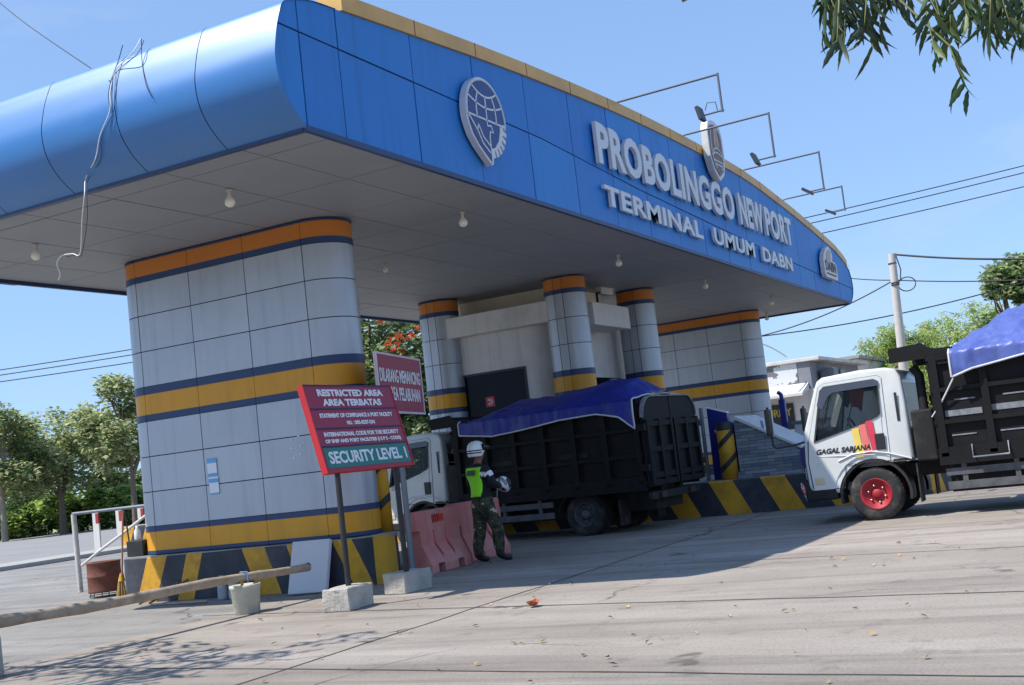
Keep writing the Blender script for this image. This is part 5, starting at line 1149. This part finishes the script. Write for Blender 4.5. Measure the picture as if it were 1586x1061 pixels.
        for k in range(3):
            xx = xa + .02 + (xb - xa - .12) * k / 2; b.box((xx, y0 - .11, zf - .02), (xx + .08, y0 - .05, zf + 1.12))
        tg = b.build('tailgate', BEDK, t)
        b = MB()
        for k in range(len(poly) - 1):
            (a0, q0), (a1, q1) = poly[k], poly[k + 1]
            if min(q0, q1) > 1.9: b.obox((a0, y0 - .075, q0), (a1 - a0, 0, q1 - q0), (0, .08, 0), (0, 0, .022))
        b.build('rim_bar', BEDS, tg)
        b = MB(); xh = xb if rd else xa; sg = 1 if rd else -1
        for zz in (1.05, 1.75): b.box((xh, y0 - .1, zz), (xh + sg * .09, y0 + .05, zz + .12))
        b.build('hinge', BEDK, tg)
    b = MB(); b.box((bx0 + .1, y0 - .02, .55), (bx1 - .1, y0 + .06, .68)); b.build('rear_beam', CHAS, t)
    for xx in (.25, W - .45): b = MB(); b.box((xx, y0 - .06, .56), (xx + .2, y0 - .02, .66)); b.build('tail_lamp', mat('tail_lamp_dusty', C(60, 36, 36), .6), t)
    for xx in (.05, W - .4): b = MB(); b.box((xx, -5.35, .14), (xx + .36, -5.33, .6)); b.build('mud_flap', RUBB, t)
    return t, (bx0, bx1, y0, y1, zt)

def tarpaulin(tr, dims, m, label, ya, yb, ridge, hemz, seed, wk=1.0):
    """sheet draped across the body from hem to hem; ridge(v) top height, hemz(v) left hem height"""
    bx0, bx1, y0, y1, zt = dims
    t = thing('tarpaulin', label, 'tarpaulin', tr.location, tr.rotation_euler.z, 'blue tarpaulins over the truck loads')
    nu, nv = 110, 120; V = []; rg = random.Random(seed)
    xm = (bx0 + bx1) / 2; hw = (bx1 - bx0) / 2 + .03
    for j in range(nv + 1):
        v = j / nv; y = ya + (yb - ya) * v; zr = ridge(v); zh = hemz(v); top_edge = 2.3
        drop = max(.02, top_edge - zh); tot = hw + drop
        for i in range(nu + 1):
            q = (i / nu * 2 - 1); s = abs(q) * (hw + drop); sg = -1 if q < 0 else 1
            if s <= hw:
                k = s / hw; z = top_edge + .02 + (zr - top_edge) * (1 - k ** 1.7); x = xm + sg * s
            else: z = top_edge + .02 - (s - hw); x = xm + sg * (hw + .012 + .05 * mnoise.noise((y * 2.5, s * 1.2, seed)) * min(1, (s - hw) * 4) + .02)
            wr = mnoise.noise((x * 1.2 + y * 2.2, y * 2.6 - x * 1.4, seed)) * .035 + mnoise.noise((x * 4 + y * 5, y * 3 - x * 6, seed + 3)) * .018
            fold = (mnoise.ridged_multi_fractal(Vector((x * 2.2 + y * 2.6, (y - x) * .5, seed + 7)), 1, 2, 4, 1, 2) - 1) * .045 + (mnoise.ridged_multi_fractal(Vector(((y - x) * 3.0, (y + x) * .6, seed + 17)), 1, 2, 3, 1, 2) - 1) * .03
            wr *= .5 + .5 * wk; fold *= wk
            if s <= hw: z += wr + fold
            else: x += sg * (abs(wr) * .8 + max(0, fold) * .8)
            V.append((x, y + .02 * mnoise.noise((x * 3, y, seed + 20)), z))
    F = [(j * (nu + 1) + i, j * (nu + 1) + i + 1, (j + 1) * (nu + 1) + i + 1, (j + 1) * (nu + 1) + i) for j in range(nv) for i in range(nu)]
    b = MB(); b.add(V, F, 0, True); o = b.build('sheet', m, t); s_ = o.modifiers.new('s', 'SOLIDIFY'); s_.thickness = .006; bake(o)
    ring = [V[j * (nu + 1)] for j in range(nv + 1)] + [V[nv * (nu + 1) + i] for i in range(1, nu + 1)] + [V[j * (nu + 1) + nu] for j in range(nv - 1, -1, -1)] + [V[i] for i in range(nu - 1, 0, -1)]
    b = MB(); b.tube(ring + ring[:1], .016, 6, caps=False); b.build('hem', HEM, t)
    return t
def load(tr, dims, peak, label):
    bx0, bx1, y0, y1, zt = dims; t = thing('sand_load', label, 'load', tr.location, tr.rotation_euler.z, 'sand loads in the truck bodies')
    V = []; n = 24
    for j in range(n + 1):
        for i in range(n + 1):
            u, v = i / n, j / n; x = bx0 + .12 + (bx1 - bx0 - .24) * u; y = y0 + .06 + (y1 - y0 - .12) * v
            z = 2.12 + peak(v) * (1 - abs(u * 2 - 1) ** 2) + .05 * mnoise.noise((x * 3, y * 3, 4))
            V.append((x, y, z))
    b = MB(); b.add(V, [(j * (n + 1) + i, j * (n + 1) + i + 1, (j + 1) * (n + 1) + i + 1, (j + 1) * (n + 1) + i) for j in range(n) for i in range(n)], 0, True); b.build('heap', SAND, t); return t

T2, d2 = truck('white cab tipper truck with red wheel rims and coloured door stripes at right', (17.95, 4.53, 0), 0, REDR, '', red=True)
T1, d1 = truck('white cab dark bodied tipper truck stopped under the canopy beside the booth', (19.93, 13.6, 0), rad(-6), DRIM, '')
def itp(tab): 
    xs = [a for a, _ in tab]; ys = [c for _, c in tab]; return lambda v: float(np.interp(v, xs, ys))
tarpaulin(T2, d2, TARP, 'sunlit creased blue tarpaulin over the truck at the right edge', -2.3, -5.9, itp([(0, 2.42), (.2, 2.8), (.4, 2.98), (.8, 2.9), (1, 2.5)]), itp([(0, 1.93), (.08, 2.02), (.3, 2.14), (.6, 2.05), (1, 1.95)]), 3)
load(T2, d2, itp([(0, .25), (.5, .45), (.8, .42), (.9, .36), (1, .24)]), 'pale sand heaped under the tarpaulin of the truck at the right edge')
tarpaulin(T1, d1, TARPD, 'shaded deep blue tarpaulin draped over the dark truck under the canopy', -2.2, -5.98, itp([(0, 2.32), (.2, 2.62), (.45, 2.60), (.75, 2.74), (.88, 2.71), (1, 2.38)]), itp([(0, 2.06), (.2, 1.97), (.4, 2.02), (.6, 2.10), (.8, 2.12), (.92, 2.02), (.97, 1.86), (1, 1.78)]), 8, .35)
load(T1, d1, itp([(0, .3), (.2, .55), (.45, .42), (.8, .45), (1, .15)]), 'brown sand heap peeking out beside the tarpaulin of the shaded truck')
# door graphics
def door_art(tr, items):
    for kind, a in items:
        if kind == 'bar':
            b = MB(); b.prism(a[0], lambda p, q: (-.0095, p, q), lambda p, q: (-.0075, p, q)); b.build('door_stripe', a[1], tr)
        else:
            s, yc, zc, w_, h_, m, bold = a; me = text_mesh(s, w_, h_, .002, bold); me.transform(Matrix(((1, .25, 0, 0), (0, 1, 0, 0), (0, 0, 1, 0), (0, 0, 0, 1)))); me.transform(frame((-.0085, yc, zc), (0, -1, 0), (0, 0, 1))); me.materials.append(m); link('door_lettering', me, tr)
YS, OS, RS = mat('stripe_yellow', C(232, 204, 96), .4), mat('stripe_salmon', C(232, 122, 110), .4), mat('stripe_red', C(214, 62, 84), .4)
door_art(T2, [('bar', ([(-.76, 1.375), (-.86, 1.39), (-.89, .955), (-.79, .95)], YS)), ('bar', ([(-.87, 1.42), (-.965, 1.435), (-1.005, .985), (-.905, .975)], OS)), ('bar', ([(-.975, 1.465), (-1.07, 1.48), (-1.115, 1.04), (-1.015, 1.03)], RS)),
              ('text', ('GAGAL SARJANA', -.60, 1.075, .82, .105, BLACKP, .045))])
door_art(T1, [('text', ('ZEKu', -.36, 1.21, .26, .07, mat('chrome_script', C(120, 122, 126), .4), .0))])
cable([T2.matrix_basis @ Vector((-.19, -2.31, 1.93)), T2.matrix_basis @ Vector((-.12, -2.1, 1.62)), T2.matrix_basis @ Vector((-.05, -1.93, 1.42))], .012, HEM, 'grey rope tying the sunlit tarpaulin corner down behind the white cab', 'rope', name='rope')
# orange cloth hanging in the right truck's cab, ribbon lamp at its bumper
t = thing('orange_cloth', 'orange cloth hanging inside the window of the white cab at right', 'cloth', T2.location)
b = MB(); V = []
for i in range(9):
    for j in range(9):
        u, v = i / 8, j / 8; V.append((1.15 + .05 * math.sin(v * 9 + u * 3), -.55 - .26 * v * (1 - .3 * u), 2.06 - .38 * u + .04 * math.sin(v * 5)))
b.add(V, [(i * 9 + j, i * 9 + j + 1, (i + 1) * 9 + j + 1, (i + 1) * 9 + j) for i in range(8) for j in range(8)], 0, True); b.build('cloth', mat('orange_fabric', C(226, 96, 60), .9, trans=.4), t)
b = MB(); rg = random.Random(5)
for k in range(22):
    z = .46 + .2 * rg.random(); y = .06 + .03 * rg.random(); b.obox((-.06 + .1 * rg.random(), y, z), (.02, .03 * (rg.random() - .3), -.02), (.02, -.01, -.1 * rg.random() - .02), (.003, .003, 0), 0 if k % 3 else 1)
b.build('ribbon_tuft', [mat('ribbon_red', C(200, 40, 50), .7), TXTW], T2)

# ------------------------------------------------------------------ vegetation
def leaves_mesh(centers, radii, n, size, mats, seed, flat=.55, droop=0.0, asp=.5, squash=.8, mi=None):
    g = np.random.default_rng(seed); centers = np.array(centers, float); radii = np.array(radii, float)
    wts = radii ** 2; idx = g.choice(len(centers), n, p=wts / wts.sum())
    d = g.normal(size=(n, 3)); d /= np.linalg.norm(d, axis=1)[:, None]; rr = radii[idx] * (g.random(n) ** .45)
    P = centers[idx] + d * rr[:, None] * np.array([1, 1, squash])
    a = g.random(n) * 2 * np.pi; t = np.stack([np.cos(a), np.sin(a), g.normal(size=n) * .35 - droop], 1); t /= np.linalg.norm(t, axis=1)[:, None]
    nn = g.normal(size=(n, 3)) * flat; nn[:, 2] += 1; s = np.cross(t, nn); s /= np.linalg.norm(s, axis=1)[:, None]
    L = size * (.6 + .8 * g.random(n)); Wd = L * asp
    bend = np.cross(s, t) * (L * .12)[:, None]
    A = P; B = P + t * (L * .45)[:, None] + s * (Wd * .5)[:, None] + bend; Cc = P + t * L[:, None]; D = P + t * (L * .45)[:, None] - s * (Wd * .5)[:, None] + bend
    V = np.stack([A, B, Cc, D], 1).reshape(-1, 3); me = bpy.data.meshes.new('leaves')
    me.vertices.add(4 * n); me.vertices.foreach_set('co', V.ravel()); me.loops.add(4 * n); me.loops.foreach_set('vertex_index', np.arange(4 * n, dtype=np.int32))
    me.polygons.add(n); me.polygons.foreach_set('loop_start', np.arange(0, 4 * n, 4, dtype=np.int32)); me.polygons.foreach_set('loop_total', np.full(n, 4, np.int32))
    for m in mats: me.materials.append(m)
    if len(mats) > 1: me.polygons.foreach_set('material_index', ((mi(idx, P, g)) if mi else (g.random(n) < .3).astype(np.int32)))
    me.update(); me.validate(); return me
def tree(label, base, h, crown, nl, size, mats, seed, group=None, bark=BARK, trunk_h=.3, trunk_r=.16, clumps=26, lean=(0, 0), name='tree', squash=.75, sparse=1.0, fork=2, **kw):
    rg = random.Random(seed); base = Vector(base); t = thing(name, label, 'tree', base, 0, group)
    cx, cyy, cz = crown                       # crown half sizes; crown is centred above the trunk
    cc = Vector((lean[0], lean[1], h - cz)); C_ = []; Rr = []
    for k in range(clumps):
        while True:
            d = Vector((rg.uniform(-1, 1), rg.uniform(-1, 1), rg.uniform(-1, 1)))
            if .25 < d.length < 1: break
        d *= (.62 + .38 * rg.random()) / max(d.length, .55) if d.length > .5 else 1
        C_.append(cc + Vector((d.x * cx, d.y * cyy, d.z * cz))); Rr.append(min(cx, cz) * rg.uniform(.2, .42) * sparse)
    b = MB(); top = Vector((lean[0] * .4, lean[1] * .4, h * trunk_h))
    b.tube([(0, 0, -.05), (lean[0] * .1, lean[1] * .1, h * trunk_h * .5), top], [trunk_r * 1.25, trunk_r, trunk_r * .85], 10)
    forks = []
    for k in range(fork + 1):
        f_ = top + Vector((rg.uniform(-.4, .4) * cx, rg.uniform(-.4, .4) * cyy, (h - h * trunk_h) * rg.uniform(.3, .5))); forks.append(f_); md = (top + f_) / 2 + Vector((rg.uniform(-.1, .1) * cx, rg.uniform(-.1, .1) * cx, 0))
        b.tube([top, md, f_], [trunk_r * .7, trunk_r * .55, trunk_r * .4], 7)
    for c in C_:
        f_ = min(forks, key=lambda q: (q - c).length); md = (f_ + c) / 2 + Vector((rg.uniform(-.12, .12) * cx, rg.uniform(-.12, .12) * cx, rg.uniform(-.05, .1) * cz))
        b.tube([f_, md, c], [trunk_r * .36, trunk_r * .2, trunk_r * .07], 5)
    b.build('trunk', bark, t)
    me = leaves_mesh(C_, Rr, nl, size, mats, seed, squash=squash, **kw); link('crown', me, t); return t
G1 = 'trees along the far side of the highway'
def gp(px, py, D, z=0):
    p = at(px, py, D); p.z = z; return p
LA = [LEAFA, LEAFB]
tree('roadside tree with a dark forked trunk and airy olive crown, left of the pipe railing', gp(99, 826, 92), 10.3, (3.9, 3.6, 3.6), 6500, .42, LA, 21, G1, trunk_h=.27, trunk_r=.26, clumps=44, fork=3)
tree('roadside tree at the left picture edge with a pale leaning trunk', gp(8, 836, 88), 9.9, (3.7, 3.5, 3.5), 5500, .42, LA, 22, G1, BARKP, trunk_h=.36, trunk_r=.22, clumps=38, fork=3)
tree('tall roadside tree half hidden by the left edge of the big silver pillar', gp(212, 826, 86), 12.0, (3.2, 3.2, 4.4), 6500, .42, LA, 23, G1, trunk_h=.3, trunk_r=.22, clumps=42)
tree('roadside tree with yellowish leaves between the two leftmost trunks', gp(52, 830, 104), 10.2, (3.5, 3.4, 3.8), 5000, .44, [LEAFA, LEAFC], 24, G1, trunk_h=.28, trunk_r=.2, clumps=34)
tree('roadside tree filling the gap right of the forked trunk', gp(160, 826, 102), 10.8, (3.6, 3.4, 4.2), 6000, .44, LA, 25, G1, trunk_h=.28, trunk_r=.2, clumps=36)
tree('roadside tree just outside the left picture edge', gp(-70, 840, 96), 11, (3.8, 3.6, 4.2), 6000, .44, LA, 26, G1, trunk_r=.2, clumps=30)
def bush_band(name, label, pts, rr, hh, n, size, mats, seed):
    g = random.Random(seed); C_ = []; R_ = []
    for k in range(len(pts) - 1):
        a, c = Vector(pts[k]), Vector(pts[k + 1])
        m = int((c - a).length / (rr * .55))
        for i in range(m + 1):
            p = a + (c - a) * (i / max(1, m)); C_.append(p + Vector((g.uniform(-rr, rr), g.uniform(-rr, rr), hh * g.uniform(.15, .85)))); R_.append(rr * g.uniform(.6, 1.1))
    me = leaves_mesh([tuple(c) for c in C_], R_, n, size, mats, seed); o = link(name, me); return tag(o, label, 'undergrowth', None, 'stuff')
bush_band('undergrowth', 'dense bright green undergrowth along the far roadside', [gp(-160, 838, 95), gp(60, 830, 97), gp(260, 822, 95)], 1.6, 3.0, 36000, .5, [LEAFC, LEAFB], 31)
bush_band('low_scrub', 'low dark scrub at the foot of the roadside trees', [gp(-160, 840, 96), gp(90, 829, 96), gp(260, 822, 94)], .9, 1.1, 12000, .32, [LEAFB, LEAFA], 32)
bush_band('far_wood', 'distant belt of trees behind the roadside', [gp(-260, 830, 150), gp(120, 825, 150), gp(700, 790, 140)], 4.5, 6, 14000, 1.0, [LEAFB, LEAFA], 33)
# tulip tree with orange flowers behind the canopy, and neighbours
t = tree('dense dark tulip tree with orange flower clusters seen under the canopy rear edge', gp(612, 745, 52), 11.0, (4.0, 4.0, 4.6), 15000, .34, [LEAFB, LEAFA], 41, None, trunk_r=.22, clumps=60)
rgf = random.Random(4); FC = [tuple(at(px, py, 49.2 + rgf.uniform(-.5, .2)) - t.location) for px, py in ((605, 527), (618, 522), (630, 524), (641, 519), (600, 536), (615, 533), (622, 543), (609, 541), (590, 498), (648, 508))]
[link('flower_cluster', leaves_mesh([q], [.15], 22, .16, [FLOWER], 42 + i), t) for i, q in enumerate(FC)]
tree('dense dark tree low behind the maroon signs', gp(660, 740, 58), 8.2, (4.2, 4.0, 3.6), 9000, .36, [LEAFB, LEAFA], 43, None, trunk_r=.2, clumps=46)
tree('dark tree behind the big pillar and the tulip tree', gp(520, 750, 60), 9.5, (4.0, 4.0, 4.2), 8000, .38, [LEAFB, LEAFA], 44, None, trunk_r=.2, clumps=40)
# right side: feathery pale trees and a dark one at the edge
G2 = 'feathery pale trees behind the right truck'
for i, (px, py, D, h, cr, sd, lab) in enumerate([(1375, 640, 62, 5.9, (3.2, 3.2, 2.6), 51, 'feathery pale green tree just left of the utility pole'), (1445, 640, 64, 6.9, (3.4, 3.2, 2.9), 52, 'feathery pale green tree right of the utility pole, above the truck cowl'),
                                         (1515, 640, 66, 7.5, (3.3, 3.2, 3.0), 53, 'feathery pale green tree behind the tarpaulin peak at right'), (1330, 645, 66, 4.6, (2.6, 2.6, 2.0), 54, 'low feathery tree beside the flat roofed office')]):
    tree(lab, gp(px, py, D), h, cr, 15000, .26, [LEAFC, LEAFA], sd, G2, trunk_r=.14, clumps=60, droop=.5, asp=.25, name='feathery_tree', sparse=.85)
tree('dark broad leaved tree at the right edge above the tarpaulin', gp(1612, 620, 52), 8.5, (2.0, 2.3, 2.6), 8000, .3, [LEAFB, LEAFA], 55, None, trunk_r=.2, clumps=50, sparse=.8)
# tree left of the picture whose thin crown dapples the concrete
tree('thin crowned tree standing left of the picture beside the bamboo pole', (4.6, 11.6, 0), 7.4, (3.1, 2.6, 2.1), 900, .26, [LEAFN, LEAFA], 61, None, trunk_r=.11, clumps=22, sparse=.8, asp=.3)

# overhanging neem branch, upper right, from a tree out of frame
nt_ = thing('neem_tree', 'neem tree out of frame whose leafy twigs hang into the upper right corner', 'tree', (3.6, -2.4, 0))
def nw(p): return p - nt_.location
b = MB(); b.tube([(0, 0, -.05), (.05, .0, 1.2), (.1, .15, 2.4), (.0, .3, 3.6), (-.1, .4, 4.6)], [.17, .14, .12, .09, .05], 12)
limb = [nw(Vector(p)) for p in ((3.7, -2.25, 2.5), (3.75, -1.6, 3.0), (3.78, -.8, 3.12), (3.72, .0, 3.02), (3.62, .7, 2.96), (3.6, 1.1, 2.86))]; b.tube(limb, [.07, .055, .045, .03, .018, .008], 8)
b.build('trunk', BARK, nt_)
TW = [(1262, -30, 3.5, 6), (1275, -15, 3.46, 9), (1290, -20, 3.5, 9), (1310, -12, 3.55, 9), (1330, -25, 3.5, 8), (1345, -18, 3.45, 8), (1360, -25, 3.5, 6), (1340, 18, 3.6, 6), (1300, 10, 3.4, 7), (1280, 15, 3.55, 7), (1375, -40, 3.5, 6),
      (1430, -10, 3.4, 6), (1432, 22, 3.45, 7), (1448, 10, 3.5, 6), (1470, -18, 3.5, 8), (1470, 70, 3.4, 7), (1490, -18, 3.45, 8), (1510, -10, 3.5, 9), (1525, -18, 3.5, 9), (1545, -12, 3.45, 9), (1560, -15, 3.5, 9), (1578, -8, 3.5, 9), (1595, -5, 3.5, 9), (1535, -5, 3.4, 7), (1570, 0, 3.6, 7), (1460, -5, 3.55, 6), (1400, -40, 3.5, 5)]
rgn = random.Random(9); b = MB(); lf = MB()
def leaflet(o, d, L, wd):
    d = d.normalized(); s = d.cross(_fw + Vector((rgn.uniform(-.55, .55), rgn.uniform(-.55, .55), rgn.uniform(-.3, .3)))).normalized(); nrm = s.cross(d); V = []; n = 7
    cv = rgn.uniform(-.25, .25)
    for i in range(n + 1):
        k = i / n; wv = wd * math.sin(math.pi * min(1, k * .92 + .06)) ** .8 * (1 - .45 * k) * (1 + (.18 if i % 2 else -.1)); c = o + d * L * k + s * (cv * L * k * k) + nrm * (.10 * L * math.sin(k * 2.5))
        V += [c - s * wv + nrm * wv * .25, c, c + s * wv + nrm * wv * .25]
    F = []
    for i in range(n): q = 3 * i; F += [(q, q + 1, q + 4, q + 3), (q + 1, q + 2, q + 5, q + 4)]
    lf.add(V, F, 0, True)
for px, py, D, nl in [(q[0], q[1] - 14 if q[1] < 60 else q[1], q[2], q[3]) for q in TW] + [(q[0] + 9, q[1] - 26, q[2] + .08, q[3]) for q in TW[::2] if q[1] < 60]:
    p0_ = nw(at(px, py, D)); L = rgn.uniform(.10, .17); dirn = Vector((rgn.uniform(-.25, .25), rgn.uniform(-.3, .3), -1)).normalized(); up_ = min(limb, key=lambda q: (q - p0_).length)
    P = [up_, (up_ + p0_) / 2 + Vector((0, 0, .05)), p0_, p0_ + dirn * L * .6, p0_ + dirn * L]; b.tube(P, [.005, .004, .003, .002, .001], 5)
    for k in range(nl):
        f_ = k / max(1, nl - 1); o = p0_ + dirn * L * f_; a = rgn.uniform(0, 6.28); out_ = (_r * math.cos(a) + _fw * math.sin(a) * .8)
        leaflet(o, out_ * rgn.uniform(.25, .75) + Vector((0, 0, -1)) * rgn.uniform(.5, 1), rgn.uniform(.065, .115), rgn.uniform(.0065, .0115))
b.build('twigs', mat('green_twig', C(120, 124, 80), .7), nt_); lf.build('hanging_leaves', LEAFN, nt_, fix=False)
cw = [tuple(nw(Vector(p))) for p in ((3.5, -2.2, 5.2), (2.8, -1.2, 5.0), (4.4, -1.4, 5.3), (3.4, -3.4, 5.0), (4.6, -2.8, 4.9), (2.5, -2.8, 4.8), (3.9, -.9, 4.4), (1.9, -1.6, 4.6))]
link('crown', leaves_mesh(cw, [.8] * 8, 3600, .12, [LEAFN, LEAFB], 77, droop=.6, asp=.3), nt_)

# ------------------------------------------------------------------ office, pole, wires, leaf litter
of = thing('office_building', 'small flat roofed white office with peeling dark paint and a SECURITY sign', 'building', (45.2, 10.6, 0))
PEEL = bpy.data.materials.new('peeling_wall'); PEEL.use_nodes = True
def _peel():
    n = PEEL.node_tree.nodes; l = PEEL.node_tree.links; b = n['Principled BSDF']; b.inputs['Roughness'].default_value = .85
    tc = n.new('ShaderNodeTexCoord'); nz = n.new('ShaderNodeTexNoise'); nz.inputs['Scale'].default_value = 1.1; nz.inputs['Detail'].default_value = 9; nz.inputs['Roughness'].default_value = .62; l.new(tc.outputs['Object'], nz.inputs['Vector'])
    cr = n.new('ShaderNodeValToRGB'); e = cr.color_ramp.elements; e[0].position = .53; e[0].color = (*C(206, 208, 210), 1); e[1].position = .545; e[1].color = (*C(112, 112, 116), 1)
    l.new(nz.outputs['Fac'], cr.inputs[0]); l.new(cr.outputs[0], b.inputs['Base Color'])
_peel()
OX, OY = 45.2, 10.6
b = MB(); b.box((OX, OY, 0), (OX + 9, OY + 14, 3.0)); b.build('wall', WHITEW, of, True)
b = MB(); b.box((OX - .02, OY + .62, 3.0), (OX + 8.9, OY + 14, 4.05)); b.build('upper_wall', PEEL, of, True)
b = MB(); b.box((OX - .02, OY + .12, 3.0), (OX + 9, OY + .6, 4.05)); b.build('corner_pier', mat('pier_grey', C(128, 130, 138), .8), of, True)
b = MB(); b.box((OX - .14, OY - .3, 4.06), (OX + 9.3, OY + 14.4, 4.2), bev=.02); b.build('roof_slab', mat('roof_slab_grey', C(204, 200, 194), .85, dirt=C(130, 128, 124)), of, True)
b = MB(); b.prism([(OX - .03, 3.25), (OX - 1.2, 2.86), (OX - 1.2, 2.76), (OX - .03, 3.0)], lambda a, c: (a, OY + .25, c), lambda a, c: (a, OY + 14, c)); b.build('awning', WHITEW, of, True)
SY, SZ_ = 11.6, 2.25
b = MB(); b.box((OX - .06, 11.55, 1.55), (OX - .0, 13.2, 2.55)); sg = b.build('sign_panel', mat('sign_black', C(34, 34, 40), .4), of, True)
me = text_mesh('SECURITY', 1.5, .30, .02, .02); me.transform(Matrix.Translation(-of.location) @ frame((OX - .062, 12.38, 2.22), (0, -1, 0), (0, 0, 1))); me.materials.append(mat('letter_yellow', C(190, 166, 60), .5)); link('lettering', me, sg)
b = MB(); b.box((OX - .04, 10.95, 1.35), (OX - .0, 11.2, 2.1)); b.build('window', mat('dull_window', C(110, 116, 124), .3), of, True)
for k in range(2): b = MB(); b.box((OX + 2 + 2.6 * k, OY - .03, 3.1), (OX + 2.9 + 2.6 * k, OY + .02, 3.8)); b.build('window', mat('dull_window', C(110, 116, 124), .3), of, True)
b = MB(); b.box((OX + 1.0, OY - .55, 3.2), (OX + 1.8, OY - .01, 3.75), bev=.03); b.build('air_unit', POSTG, of, True)
b = MB(); b.box((0, 0, 0), (7, 8, 4.6)); ob = thing('low_building', 'low cream building far behind the office roof corner', 'building', (58, 11.5, 0)); b.build('wall', mat('cream_wall', C(214, 208, 196), .85), ob); b = MB(); b.box((-.2, -.2, 4.61), (7.2, 8.2, 4.75)); b.build('roof_slab', KERBC, ob)
pw = at(1381, 393, 42); pl_ = thing('utility_pole', 'tall round concrete utility pole rising behind the white truck cab', 'pole', (pw.x, pw.y, 0))
b = MB(); b.tube([(.45, .4, -.1), (.2, .17, 4), (0, 0, pw.z)], [.2, .16, .125], 16); b.build('shaft', GREYST, pl_)
b = MB()
for z in (pw.z - .35, pw.z - 1.05, pw.z - 1.12): b.lathe([(.128, -.02), (.15, -.02), (.15, .02), (.128, .02)], (.03, .03, z), n=16)
b.build('clamp', WIRE, pl_)
b = MB(); b.tube([(.02, -.13, pw.z - .1), (.05, -.22, pw.z - .6), (.03, -.16, pw.z - 1.0)], .02, 6); b.tube([(.1 , -.35 - .3 * math.cos(a), pw.z - 1.15 + .25 * math.sin(a)) for a in np.linspace(0, 6.2, 17)], .02, 6); b.build('cable_coil', WIRE, pl_)
def wire(a, c, sag, r, label, group=None):
    a, c = Vector(a), Vector(c); P = [a + (c - a) * (k / 24) - Vector((0, 0, sag * 4 * (k / 24) * (1 - k / 24))) for k in range(25)]; b = MB(); b.tube(P, r, 6); return tag(b.build('power_cable', WIRE), label, 'cable', group)
gw = 'three parallel power lines behind the gate'
for (pa, pb, lab) in (((-40, 579), (1640, 243), 'topmost of the three parallel power lines passing behind the gate'), ((-40, 587), (1640, 254), 'middle one of the three parallel power lines passing behind the gate'), ((-40, 597), (1640, 276), 'lowest of the three parallel power lines passing behind the gate')):
    wire(at(*pa, 62), at(*pb, 62), .75, .026, lab, gw)
wire(at(1384, 394, 42), at(1640, 399, 38), .1, .035, 'thick black cable running right from the top of the utility pole')
wire(at(1390, 434, 42), at(1640, 430, 38), .08, .02, 'thin cable running right from the clamp of the utility pole')
wire(at(1384, 434, 42), at(1250, 420, 46), .1, .018, 'thin cable from the pole clamp left behind the last emblem')
wire(at(1384, 434, 42), at(1180, 520, 44), .2, .022, 'black cable sloping down from the pole clamp to the far pillar')
wire(at(1640, 420, 44), at(1168, 522, 44), .3, .022, 'long cable crossing the utility pole and sloping to the far pillar')
wire(at(1178, 532, 44), at(1218, 553, 45), -.06, .03, 'short pale cable dropping to the office roof').data.materials[0] = WIREW
# dry leaves lying on the concrete
DRY = [mat('dry_leaf_tan', C(186, 150, 96), .8, island=.2), mat('dry_leaf_brown', C(120, 86, 60), .85, island=.2)]
rgl = random.Random(12); b = MB()
spots = [(rgl.uniform(6.5, 15), rgl.uniform(-1.2, 9.5)) for _ in range(120)]
for (x, y) in spots:
    L = rgl.uniform(.03, .075); a = rgl.uniform(0, 6.28); wv = L * rgl.uniform(.2, .4); d = Vector((math.cos(a), math.sin(a), rgl.uniform(-.1, .3))); s = Vector((-d.y, d.x, rgl.uniform(-.3, .3))); o = Vector((x, y, .012))
    b.add([o, o + d * L * .5 + s * wv + Vector((0, 0, .012)), o + d * L, o + d * L * .5 - s * wv + Vector((0, 0, .008))], [(0, 1, 2, 3)], 0 if rgl.random() < .5 else 1)
tag(b.build('leaf_litter', DRY, fix=False), 'scattered small dry leaves on the concrete', None, None, 'stuff')
t = thing('fallen_leaf', 'larger curled orange brown leaf lying on the concrete near the shadow edge', 'leaf', (10.55, 5.55, .004)); b = MB(); V = []
for i in range(7):
    for j in range(5):
        u, v = i / 6 * 2 - 1, j / 4 * 2 - 1; wv = .06 * (1 - u * u) ** .5 + .002; V.append((u * .08, v * wv, .008 + .035 * v * v + .03 * u * u))
b.add(V, [(i * 5 + j, i * 5 + j + 1, i * 5 + j + 6, i * 5 + j + 5) for i in range(6) for j in range(4)], 0, True); b.build('blade', mat('leaf_rust', C(170, 84, 46), .8), t)
